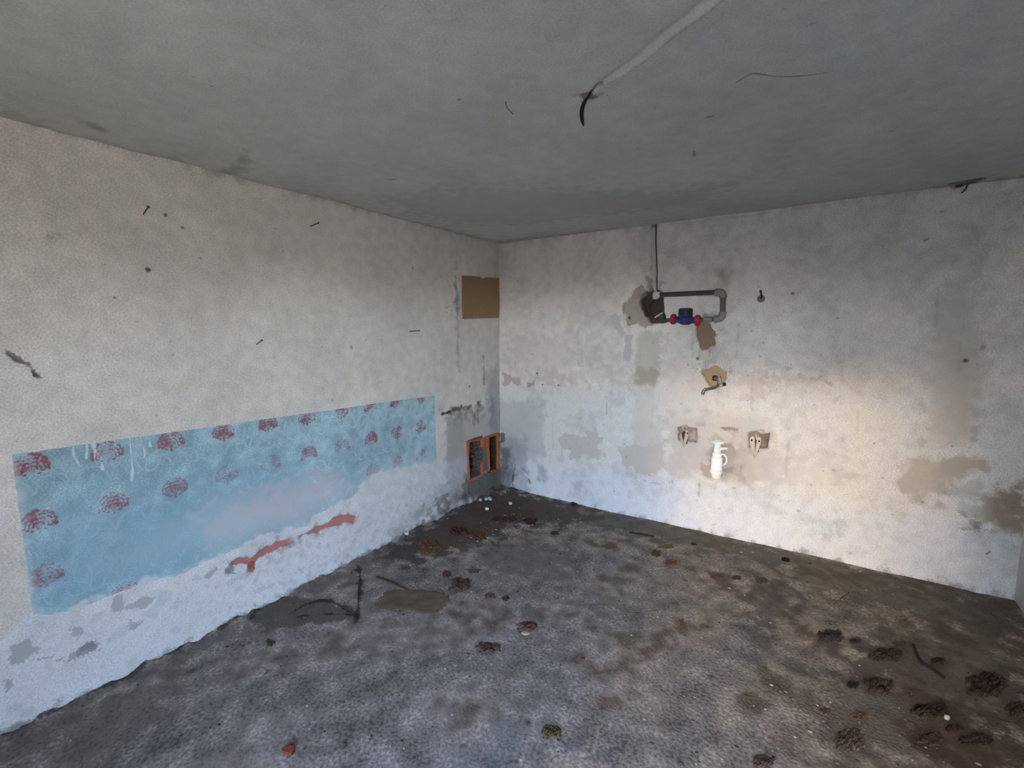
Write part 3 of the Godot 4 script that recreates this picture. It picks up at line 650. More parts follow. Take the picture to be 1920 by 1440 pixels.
	p.stain(pv([0.0486, 2.5088, 1.0539, 2.496, 2.3056, 2.4766, 3.2232, 2.5002, 3.6483, 2.5017]), C8(158, 154, 146), 0.4, 0.05, 0.03, 0.0, 0, 0.0)
	p.stain(pv([3.3444, 2.5116, 3.3794, 2.5181, 3.449, 2.5184]), C8(74, 66, 60), 0.85, 0.04, 0.05, 0.1, -20, 0.01)
	return p

func paint_floor() -> Paint:
	var p := Paint.new(ROOM_X, FLOOR_LEN, 1792, 37, 6.5, 46.0, 5)
	# v runs towards the camera here: v = FLOOR_LEN - z would mirror, so rows are kept as z and v = z
	for y in p.h:
		var z := p.H - (y + 0.5) / p.ppm
		for x in p.w:
			var i := y * p.w + x
			var u := x / p.ppm
			var a := p.n1[i] - 128
			var b := p.n2[i] - 128
			var c := p.n3[i] - 128
			var warm := clampf((u - 0.9 - 0.35 * z + a * 0.006) * 0.7, 0.0, 1.0)
			var r := lerpf(134.0, 130.0, warm)
			var g := lerpf(125.0, 119.0, warm)
			var bb := lerpf(119.0, 106.0, warm)
			var k := 1.0 + a * 0.0008 + b * 0.0009
			var spk := c * (0.62 + b * 0.003) + b * 0.25 + a * 0.12               # bright scraped grains and dark pits, patchy
			if spk > 16.0: k += minf((spk - 16.0) * 0.006, 0.24)
			elif spk < -14.0: k -= minf((-14.0 - spk) * 0.0065, 0.28)
			var dirt := clampf((a * 0.8 - b * 0.35 + c * 0.35 - 26.0) * 0.012 * (0.5 + warm), 0.0, 0.6)   # brown earth trodden in
			r = lerpf(r * k, 74.0, dirt); g = lerpf(g * k, 60.0, dirt); bb = lerpf(bb * k, 48.0, dirt)
			var o := i * 3
			p.d[o] = clampi(int(r), 0, 255); p.d[o + 1] = clampi(int(g), 0, 255); p.d[o + 2] = clampi(int(bb), 0, 255)
			p.e[i] = clampi(128 + int(b * 0.08 + c * 0.30 - dirt * 30.0), 0, 255)
	# earth at the foot of the left wall and in the corner
	p.stain(pv([0.0377, 3.7247, 0.0016, 3.6326, 0.0166, 3.2891, 0.0066, 2.8174, -0.0202, 2.1312, -0.0302, 1.0827, -0.1573, 0.3303, 0.0264, 0.0233, 0.1737, 0.5449, 0.2456, 1.1847, 0.2467, 1.8043, 0.177, 2.2662, 0.1488, 2.6862, 0.1229, 3.1126, 0.0746, 3.6443]), C8(92, 86, 80), 0.45, 0.16, 0.18, 0.3, 10)
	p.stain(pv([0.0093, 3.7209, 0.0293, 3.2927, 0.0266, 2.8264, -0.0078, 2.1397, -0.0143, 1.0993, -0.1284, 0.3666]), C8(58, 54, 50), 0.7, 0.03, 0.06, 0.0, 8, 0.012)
	p.stain(pv([0.1238, 1.696, 0.0247, 1.0069, -0.0192, 0.3329, 0.1194, 0.0607, 0.6796, 0.0598, 1.2203, 0.1728, 0.9433, 0.5514, 0.6378, 0.7472, 0.6704, 1.0285, 0.5367, 1.3301, 0.3743, 1.7221]), C8(70, 61, 55), 0.8, 0.14, 0.24, 0.15, 16)
	p.stain(pv([0.2317, 1.4741, 0.1904, 1.3138, 0.4144, 1.2488, 0.564, 1.3126, 0.4912, 1.4597, 0.3577, 1.5455]), C8(98, 76, 58), 0.75, 0.06, 0.16, 0.2)
	p.stain(pv([0.2165, 1.017, 0.3402, 0.805, 0.5422, 0.8084, 0.6623, 1.0897, 0.4553, 1.1666]), C8(94, 68, 54), 0.7, 0.06, 0.18, 0.2)
	p.stain(pv([0.1088, 0.664, 0.3695, 0.34, 0.6825, 0.3727, 0.6378, 0.7472, 0.3402, 0.805]), C8(84, 60, 50), 0.6, 0.08, 0.18, 0.3)
	# strip along the back wall
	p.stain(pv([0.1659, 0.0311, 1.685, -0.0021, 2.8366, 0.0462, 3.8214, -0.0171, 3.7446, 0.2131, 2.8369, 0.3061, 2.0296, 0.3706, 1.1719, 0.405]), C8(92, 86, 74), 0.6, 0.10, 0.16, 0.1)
	p.stain(pv([2.4523, 0.2934, 3.0182, 0.1483, 3.7526, 0.0809, 3.8042, 0.2346, 3.7238, 0.5565, 3.253, 0.531, 2.7223, 0.5357]), C8(86, 78, 68), 0.55, 0.14, 0.20, 0.2)
	p.stain(pv([2.6287, 0.4645, 2.8083, 0.4652, 2.9496, 0.4621]), C8(150, 142, 130), 0.7, 0.03, 0.06, 0.4, 8, 0.01)
	p.stain(pv([3.3308, 0.4807, 3.4687, 0.4808, 3.572, 0.5094]), C8(150, 142, 130), 0.6, 0.03, 0.06, 0.4, 8, 0.01)
	# soft darker fields
	p.stain(pv([2.9567, 1.003, 3.2148, 0.8613, 3.3982, 0.9959, 3.6435, 0.8783, 3.5471, 1.2643, 3.3439, 1.2975, 3.1227, 1.3338, 2.962, 1.4001]), C8(80, 68, 58), 0.6, 0.10, 0.30, 0.5)
	p.stain(pv([2.4174, 0.5765, 2.6905, 0.48, 2.7292, 0.7421, 2.5911, 1.1335, 2.5481, 1.4602, 2.4923, 1.1974]), C8(80, 74, 70), 0.6, 0.10, 0.18, 0.2)
	p.stain(pv([0.5708, 1.3082, 0.9684, 0.9476, 1.3221, 0.9253, 1.3925, 1.2371, 1.0089, 1.443]), C8(104, 100, 97), 0.6, 0.14, 0.14, 0.1)
	p.stain(pv([0.048, 2.6642, -0.0508, 2.4837, 0.0959, 2.3611, 0.4732, 2.2523, 0.5954, 2.3101, 0.4572, 2.4581, 0.2483, 2.6499]), C8(92, 84, 76), 0.85, 0.03, 0.05, 0.1)
	p.stain(pv([0.2099, 3.6662, 0.0746, 3.6443, 0.0991, 3.4408, 0.1976, 3.0727, 0.4583, 3.1731, 0.5545, 3.4417]), C8(100, 94, 86), 0.6, 0.2, 0.2, 0.3)
	p.stain(pv([3.0882, 0.7557, 3.8042, 0.2346, 3.479, 1.5371, 2.8726, 1.932, 2.7605, 1.6768, 2.9245, 1.3033]), C8(88, 76, 65), 0.65, 0.20, 0.25, 0.3)
	p.stain(pv([3.0586, 1.4123, 3.3254, 1.2021, 3.5287, 1.3378, 3.479, 1.5371, 3.2772, 1.6685, 3.1335, 1.5645]), C8(72, 54, 43), 0.75, 0.10, 0.22, 0.3)
	p.stain(pv([3.1374, 1.5308, 3.2548, 1.4223, 3.3877, 1.4881, 3.4118, 1.5809, 3.2772, 1.6685]), C8(82, 64, 50), 0.65, 0.06, 0.16, 0.3)
	p.stain(pv([2.9208, 1.4268, 3.0618, 1.3733, 3.1886, 1.3985, 3.1435, 1.4783, 2.9964, 1.4886]), C8(110, 106, 102), 0.5, 0.06, 0.14, 0.1)
	for q: PackedVector2Array in [pv([0.9632, 1.9161, 1.082, 1.9347, 1.2981, 1.914, 1.399, 1.7903, 1.4112, 1.6907]), pv([2.207, 0.7121, 2.3327, 0.6713, 2.545, 0.5893]), pv([1.785, 0.6277, 1.9166, 0.6842, 1.9937, 0.6972])]:
		p.stain(q, C8(80, 68, 60), 0.5, 0.06, 0.16, 0.6, 0, 0.02)
	for q: PackedVector2Array in [pv([1.4003, 1.9042, 1.5118, 1.8595, 1.559, 1.8823, 1.4738, 1.9636]), pv([2.3568, 1.3657, 2.5042, 1.2962, 2.5845, 1.3435, 2.5216, 1.4409, 2.3925, 1.4191]), pv([0.8464, 1.5891, 1.0089, 1.443, 1.1264, 1.4886, 0.9561, 1.6141]), pv([1.5683, 1.2802, 1.7599, 1.1187, 2.0193, 1.0626, 1.9005, 1.2235, 1.6628, 1.3283]), pv([0.2126, 1.8705, 0.3106, 1.7632, 0.4553, 1.7998, 0.3697, 1.9127]), pv([1.5485, 0.9661, 1.8437, 0.8201, 1.9964, 0.8479, 1.6771, 1.094])]:
		p.stain(q, C8(152, 147, 140), 0.6, 0.05, 0.16, 0.75, 8)
	for q: PackedVector2Array in [pv([1.6799, 2.5101, 1.7377, 2.4568, 1.8049, 2.5182, 1.7784, 2.5914]), pv([1.6057, 2.6762, 1.6437, 2.6231, 1.695, 2.6859, 1.6593, 2.7222]), pv([1.8168, 2.4148, 1.8501, 2.3837, 1.8578, 2.4188]), pv([1.9316, 2.2989, 1.9754, 2.2865, 1.974, 2.3341])]:
		p.stain(q, C8(150, 152, 156), 0.7, 0.03, 0.10, 0.7, 8)
	for q: PackedVector2Array in [pv([1.0472, 2.7551, 1.1156, 2.4338, 1.1782, 2.3486, 1.2862, 2.185]), pv([1.6833, 2.0435, 1.7974, 2.0346, 1.8425, 2.0389])]:
		p.stain(q, C8(72, 70, 70), 0.5, 0.02, 0.05, 0.5, -30, 0.004)
	for q: PackedVector2Array in [pv([0.1253, 2.7183, 0.038, 2.5972, -0.0055, 2.5089]), pv([0.218, 2.5057, 0.2085, 2.3972, 0.2454, 2.313, 0.3061, 2.2806, 0.4643, 2.2837, 0.5478, 2.2801]), pv([0.2853, 2.4805, 0.394, 2.3795, 0.5353, 2.3005]), pv([0.5341, 2.2577, 0.6107, 2.3297]), pv([0.1058, 1.9128, 0.2801, 2.0344, 0.472, 2.2004, 0.5692, 2.2969])]:
		p.stain(q, C8(44, 40, 36), 0.8, 0.02, 0.03, 0.0, -40, 0.005)
	p.stain(pv([1.9123, 2.4483, 1.975, 2.3844, 2.1181, 2.3427, 2.1096, 2.3757, 1.9967, 2.4272]), C8(84, 82, 86), 0.5, 0.06, 0.16, 0.3)
	p.stain(pv([2.0198, 2.1052, 2.1068, 2.0379, 2.1073, 2.0734, 2.0379, 2.1185]), C8(88, 72, 62), 0.7, 0.03, 0.08, 0.4)
	p.stain(pv([2.6781, 1.3067, 2.7489, 1.33, 2.8489, 1.3608, 2.8168, 1.4066, 2.7054, 1.3806]), C8(84, 90, 86), 0.6, 0.05, 0.10, 0.3)
	p.dots(Vector2(0.2, 0.2), Vector2(3.7, 3.6), 260, 0.003, 0.022, C8(66, 58, 52), 0.7, 41, 14)
	p.dots(Vector2(0.2, 0.2), Vector2(3.7, 3.6), 200, 0.002, 0.010, C8(176, 172, 166), 0.6, 42, 16)
	return p

func paint_ceiling() -> Paint:
	var p := Paint.new(ROOM_X, FLOOR_LEN, 1280, 53)
	for i in p.w * p.h:
		var a := p.n1[i] - 128
		var b := p.n2[i] - 128
		var c := p.n3[i] - 128
		var k := 1.0 + a * 0.0003 + b * 0.0003 + c * 0.0006
		var o := i * 3
		p.d[o] = clampi(int(188.0 * k), 0, 255); p.d[o + 1] = clampi(int(187.0 * k), 0, 255); p.d[o + 2] = clampi(int(180.0 * k), 0, 255)
		p.e[i] = clampi(128 + int(b * 0.10 + c * 0.14), 0, 255)
	p.ell(Vector2(0.1852, 3.16), 0.05, 0.04, C8(120, 118, 112), 0.6, 0.8, 0.05, 0.1)
	p.stain(pv([0.07, 2.6074, 0.4319, 2.6581, 0.0897, 2.522, 0.0274, 2.5328]), C8(146, 143, 136), 0.6, 0.06, 0.06, 0.0)
	p.stain(pv([0.0214, 3.4056, -0.0224, 3.0078, -0.0234, 2.4793, -0.0051, 1.5595, 0.0002, 0.6859, 0.0999, 0.0929]), C8(140, 137, 130), 0.55, 0.14, 0.08, 0.0, 0, 0.02)
	p.stain(pv([0.0999, 0.0929, 1.0458, -0.0188, 2.2931, -0.1124, 3.223, 0.001, 3.6649, 0.018]), C8(140, 132, 124), 0.5, 0.12, 0.08, 0.0, 0, 0.02)
	p.stain(pv([3.3204, 0.077, 3.4257, 0.125, 3.463, 0.1564, 3.4351, -0.0396]), C8(80, 72, 66), 0.7, 0.06, 0.06, 0.1)
	p.stain(pv([0.2501, 1.7751, 0.9965, 1.6108, 1.8846, 0.8674, 2.3395, 0.9265, 1.9493, 0.4391, 0.7464, 0.5736, 0.2186, 0.9417]), C8(164, 160, 152), 0.5, 0.2, 0.2, 0.1)
	p.stain(pv([1.949, 2.269, 1.9765, 2.2599, 2.0152, 2.229, 1.9828, 2.2171, 1.9515, 2.2284]), C8(96, 90, 80), 0.8, 0.03, 0.05, 0.1)
	p.stain(pv([1.9958, 2.2656, 2.0298, 2.2969, 2.0476, 2.3108]), C8(70, 64, 56), 0.8, 0.015, 0.02, 0.0, -50, 0.006)
	p.ell(Vector2(0.6593, 1.988), 0.03, 0.02, C8(110, 106, 98), 0.6, 0.7, 0.03)
	p.ell(Vector2(1.5713, 2.4957), 0.012, 0.01, C8(110, 106, 98), 0.7, 0.5, 0.01)
	p.ell(Vector2(2.312, 1.8412), 0.022, 0.006, C8(110, 106, 98), 0.7, 0.5, 0.01)
	for q: PackedVector2Array in [pv([1.3758, 2.9637, 1.4012, 2.9534, 1.418, 2.9353]), pv([1.3601, 2.8764, 1.3762, 2.8578, 1.3789, 2.8286]), pv([1.7291, 2.9211, 1.7558, 2.9192]), pv([1.8249, 2.8885, 1.8376, 2.8642])]:
		p.stain(q, C8(206, 204, 198), 0.6, 0.008, 0.02, 0.4, 40, 0.004)
	p.stain(pv([2.1831, 1.4884, 2.1641, 1.4005]), C8(110, 106, 98), 0.6, 0.01, 0.01, 0.0, 0, 0.002)
	p.stain(pv([2.5631, 2.1563, 2.5815, 2.1714]), C8(206, 204, 198), 0.6, 0.008, 0.02, 0.4, 40, 0.004)
	p.dots(Vector2(0.1, 0.1), Vector2(3.7, 3.6), 160, 0.002, 0.008, C8(110, 106, 100), 0.5, 61)
	p.dots(Vector2(0.1, 0.1), Vector2(3.7, 3.6), 160, 0.003, 0.010, C8(205, 203, 197), 0.5, 62, 30)
	return p

const PAPER_W := 2.56
const PAPER_H := 0.80
const PAPER_Z := 0.96        # the strip starts here; its bottom is at PAPER_Y
const PAPER_Y := 0.38

# the old wallpaper: blue with paler scrolls and dark red palmettes, washed out and dripped on
func paint_paper() -> Paint:
	var p := Paint.new(PAPER_W, PAPER_H, 1664, 71)
	for i in p.w * p.h:
		var a := p.n1[i] - 128
		var b := p.n2[i] - 128
		var c := p.n3[i] - 128
		var k := 1.0 + a * 0.0005 + b * 0.0006 + c * 0.0009
		var t := clampf(0.22 + b * 0.0022 + c * 0.0016 + a * 0.001, 0.0, 0.5)
		var o := i * 3
		p.d[o] = clampi(int(lerpf(142.0, 180.0, t) * k), 0, 255); p.d[o + 1] = clampi(int(lerpf(172.0, 198.0, t) * k), 0, 255); p.d[o + 2] = clampi(int(lerpf(180.0, 203.0, t) * k), 0, 255)
		p.e[i] = clampi(128 + int(b * 0.08 + c * 0.12), 0, 255)
	var off := Vector2(-PAPER_Z, -PAPER_Y)
	var g := RandomNumberGenerator.new(); g.seed = 9
	# pale scrolls round every palmette place
	for row in 3:
		for k in 11:
			var at := Vector2(1.16 + 0.2535 * (k - 0.5), 1.0 - 0.25 * row) + off
			for side in [-1.0, 1.0]:
				for turn in 2:
					var q := PackedVector2Array()
					for s in 9:
						var th: float = s * 0.42 + turn * 2.4
						var r := 0.10 - s * 0.0085
						q.append(at + Vector2(side * (0.045 + r * cos(th) * 0.8), r * sin(th) + 0.05 * turn - 0.02))
					p.stain(q, C8(202, 216, 218), 0.7 * g.randf_range(0.4, 1.0), 0.006, 0.010, 0.35, 0, 0.0018)
	# darker, dirtier blue low down in the left half
	p.stain(pv([2.5, 0.5, 1.9, 0.55, 1.3, 0.42, 1.2, 0.1, 2.5, 0.0]), C8(128, 162, 180), 0.5, 0.3, 0.15, 0.0)
	# palmettes: [column, row, how much is left]
	var left := [[1.0, 0.85, 0.75, 0.75, 0.7, 0.8, 0.8, 0.9, 0.85, 0.6], [0.9, 0.72, 0.55, 0.28, 0.3, 0.55, 0.45, 0.9, 0.85, 0.6], [0.5, 0.1, 0.0, 0.0, 0.0, 0.0, 0.0, 0.45, 0.75, 0.55]]
	for row in 3:
		for k in 10:
			palmette(p, Vector2(1.16 + 0.2535 * (9 - k), 1.105 - 0.245 * row) + off, left[row][k] * (1.15 if row == 0 and k < 2 else 1.0), k * 3 + row)
	palmette(p, Vector2(3.18, 0.41) + off, 0.9, 50)
	# washed out fields
	p.stain(pv([1.9, 0.28, 1.75, 0.32, 1.2, 0.32, 0.95, 0.22, 0.85, 0.14, 1.1, 0.1, 1.35, 0.04, 1.8, 0.10]), C8(190, 186, 190), 0.85, 0.20, 0.14, 0.1)
	p.stain(pv([2.1, 0.12, 2.3, 0.22, 1.9, 0.30, 1.7, 0.14]), C8(168, 188, 198), 0.5, 0.16, 0.14, 0.2)
	p.stain(pv([0.0, 0.17, 0.3, 0.20, 0.55, 0.26, 0.8, 0.20, 0.9, 0.08, 0.0, 0.0]), C8(186, 196, 200), 0.75, 0.14, 0.10, 0.1)
	# the edges run into whitewash
	var low := PackedVector2Array()
	for q in L_PAPER_LOW: low.append(q + off)
	p.stain(low, C8(206, 209, 210), 0.9, 0.035, 0.05, 0.1, 0, 0.004)
	p.stain(pv([PAPER_W - 0.025, 0.84, PAPER_W - 0.025, -0.1]), C8(205, 206, 206), 0.8, 0.05, 0.04, 0.0, 0, 0.002)
	# white drips from painting the wall above
	for q: PackedVector2Array in [pv([3.2541, 1.1859, 3.2579, 1.1424, 3.2639, 1.0943]), pv([3.2316, 1.1665, 3.2287, 1.111, 3.2192, 1.0888, 3.2119, 1.0618, 3.213, 1.0265]), pv([3.1881, 1.1828, 3.1846, 1.1315, 3.194, 1.0675]), pv([3.1606, 1.1825, 3.1563, 1.1151, 3.1527, 1.0627]), pv([3.1003, 1.176, 3.1002, 1.0765, 3.1025, 0.9978, 3.1092, 0.9412]), pv([3.0587, 1.168, 3.0562, 1.1198, 3.0473, 1.0697, 3.0516, 1.0439]), pv([3.0245, 1.1615, 3.0232, 1.0967]), pv([3.3029, 1.1667, 3.3059, 1.1116, 3.2889, 1.0586]), pv([3.2413, 1.1833, 3.2329, 1.107, 3.235, 1.0825])]:
		var m := PackedVector2Array()
		for s in q: m.append(s + off)
		p.stain(m, C8(208, 211, 211), 0.85, 0.004, 0.010, 0.0, 40, 0.0026)
	return p

func palmette(p: Paint, at: Vector2, keep: float, sd: int):
	if keep <= 0.02: return
	var g := RandomNumberGenerator.new(); g.seed = 300 + sd
	var red := C8(136, 74, 78).lerp(C8(126, 94, 102), g.randf() * 0.6)
	var R := 0.054
	p.ell(at + Vector2(0, 0.004), 0.056, 0.050, C8(148, 142, 154), 0.55 * keep, 0.35, 0.014)
	var base := at + Vector2(0, -R * 0.45)
	# a forked stem and petals in rings that fan out from its top: short curved dashes with pale gaps
	for side in [-1.0, 0.0, 1.0]:
		p.stain(PackedVector2Array([at + Vector2(side * 0.002, -R), at + Vector2(side * 0.006, -R * 0.5), at + Vector2(side * 0.016, -R * 0.15), at + Vector2(side * 0.020, R * 0.2)]), red, keep * 0.9, 0.004, 0.004, 0.0, 0, 0.0012)
	for ring in 4:
		var n: int = [2, 4, 6, 9][ring]
		var r0: float = [0.012, 0.028, 0.046, 0.062][ring]
		var r1: float = [0.026, 0.044, 0.060, 0.077][ring]
		for k in n:
			var a := lerpf(-1.75, 1.75, (k + 0.5) / n) + g.randf_range(-0.05, 0.05)
			var d := Vector2(sin(a), cos(a))
			var s := Vector2(d.y, -d.x)
			var sq := 1.0 - 0.26 * absf(a) / 1.75
			var w := (r0 + r1) * 0.5 * 3.5 / n * 0.42
			var m := lerpf(r0, r1, 0.55) * sq
			# a crescent: outer arc with a nick in its inner side
			p.stain(PackedVector2Array([base + d * r0 * sq + s * w * 0.7, base + d * m + s * w, base + d * r1 * sq + s * w * 0.35, base + d * r1 * sq - s * w * 0.35, base + d * m - s * w, base + d * r0 * sq - s * w * 0.7, base + d * lerpf(r0, r1, 0.45) * sq]), red, keep * g.randf_range(0.65, 1.0), 0.004, 0.007)
	for side in [-1.0, 1.0]:
		for k in 3:
			var a := at + Vector2(side * (0.012 + 0.014 * k), -R * (0.72 - 0.16 * k))
			p.stain(PackedVector2Array([a, a + Vector2(side * 0.012, 0.005), a + Vector2(side * 0.018, -0.004), a + Vector2(side * 0.006, -0.006)]), red, keep * 0.85, 0.004, 0.005)

# =====================================================================================  relief
var f1 := FastNoiseLite.new()
var f2 := FastNoiseLite.new()
var f3 := FastNoiseLite.new()

class Dents:
	var polys := []
	func add(poly: PackedVector2Array, depth: float, soft: float, line := -1.0):
		var lo := poly[0]
		var hi := poly[0]
		for q in poly:
			lo = lo.min(q); hi = hi.max(q)
		var g := Vector2.ONE * (soft + maxf(line, 0.0))
		polys.append([poly, depth, soft, lo - g, hi + g, line])
	func at(p: Vector2, jitter: float) -> float:
		var s := 0.0
		for k in polys:
			if p.x < k[3].x or p.y < k[3].y or p.x > k[4].x or p.y > k[4].y: continue
			var q: float = (Paint.ldist(k[0], p) - k[5]) if k[5] >= 0.0 else Paint.sdist(k[0], p)
			var t := clampf(0.5 - (q + jitter) / k[2], 0.0, 1.0)
			s += k[1] * t * t * (3.0 - 2.0 * t)
		return s

var dl := Dents.new()
var db := Dents.new()
var dc := Dents.new()

func paper_low(z: float) -> float:
	for i in L_PAPER_LOW.size() - 1:
		var a := L_PAPER_LOW[i]
		var b := L_PAPER_LOW[i + 1]
		if z <= a.x and z > b.x: return lerpf(a.y, b.y, (a.x - z) / maxf(a.x - b.x, 1e-4))
	return 0.50 if z < 1.2 else 0.46

func h_left(z: float, y: float) -> float:
	var b := f2.get_noise_2d(z, y)
	var h := f1.get_noise_2d(z, y) * 0.007 + b * 0.0009
	if y < 0.62:
		var t := clampf((paper_low(z) - y) * 30.0, 0.0, 1.0)
		h += t * t * (0.004 + 0.004 * b)
		if y < 0.4: h += b * 0.004 * (0.4 - y) / 0.4
		if y < 0.12: h += 0.030 * pow(1.0 - y / 0.12, 1.6) * clampf(0.5 + f1.get_noise_2d(z * 2.2, 7.0) * 1.3, 0.0, 1.2)
	return h + dl.at(Vector2(z, y), b * 0.004)

func h_back(x: float, y: float) -> float:
	var b := f2.get_noise_2d(x, y + 9.0)
	var h := f1.get_noise_2d(x + 20.0, y) * 0.007 + b * 0.0009
	if y < 0.10: h += 0.018 * pow(1.0 - y / 0.10, 1.6) * clampf(0.4 + f1.get_noise_2d(x * 2.2, 3.0) * 1.2, 0.0, 1.2)
	return h + db.at(Vector2(x, y), b * 0.006)

func h_floor(x: float, z: float) -> float:
	var b := f2.get_noise_2d(x + 40.0, z)
	var h := f1.get_noise_2d(x, z + 33.0) * 0.006 + b * 0.0012 + f3.get_noise_2d(x, z) * 0.0005
	h += 0.035 * exp(-(x * x + z * z) / 0.12) * (0.7 + 0.5 * b)
	h += 0.016 * exp(-x * x / 0.006) * clampf(0.6 + 1.6 * b, 0.0, 1.4)
	return h

func h_ceil(x: float, z: float) -> float:
	var b := f2.get_noise_2d(x, z + 70.0)
	return f1.get_noise_2d(x + 60.0, z) * 0.010 + b * 0.0016 + dc.at(Vector2(x, z), b * 0.006)

func lines(from: float, to: float, step: float, fine := [], cuts := []) -> PackedFloat32Array:
	var r := PackedFloat32Array()
	var x := from
	while x < to - 1e-4:
		r.append(x)
		var s := step
		for f in fine:
			if x >= f[0] and x < f[1]: s = f[2]
		x += s
	r.append(to)
	for c: float in cuts:
		var best := 0
		for i in r.size():
			if absf(r[i] - c) < absf(r[best] - c): best = i
		r[best] = c
	return r

# a relief sheet with a solid slab behind it
func relief_sheet(b: MB, us: PackedFloat32Array, vs: PackedFloat32Array, place: Callable, uvf: Callable, out: Vector3, holes := []):
	var p := PackedVector3Array()
	var t := PackedVector2Array()
	var skip := PackedByteArray(); skip.resize(us.size() * vs.size())
	for j in vs.size():
		for i in us.size():
			p.append(place.call(us[i], vs[j])); t.append(uvf.call(us[i], vs[j]))
			for h: Rect2 in holes:
				if i < us.size() - 1 and j < vs.size() - 1 and h.has_point(Vector2((us[i] + us[i + 1]) / 2, (vs[j] + vs[j + 1]) / 2)): skip[j * us.size() + i] = 1
	b.sheet(p, us.size(), vs.size(), t, out, skip)

func rect_of(q: PackedVector2Array) -> Rect2:
	var r := Rect2(q[0], Vector2.ZERO)
	for s in q: r = r.expand(s)
	return r

var FLUE_A := pv([0.5438, 0.6135, 0.3013, 0.5852, 0.3178, 0.2304, 0.5459, 0.2338])
var FLUE_B := pv([0.2211, 0.5963, 0.0446, 0.5785, 0.0505, 0.2104, 0.21, 0.235])

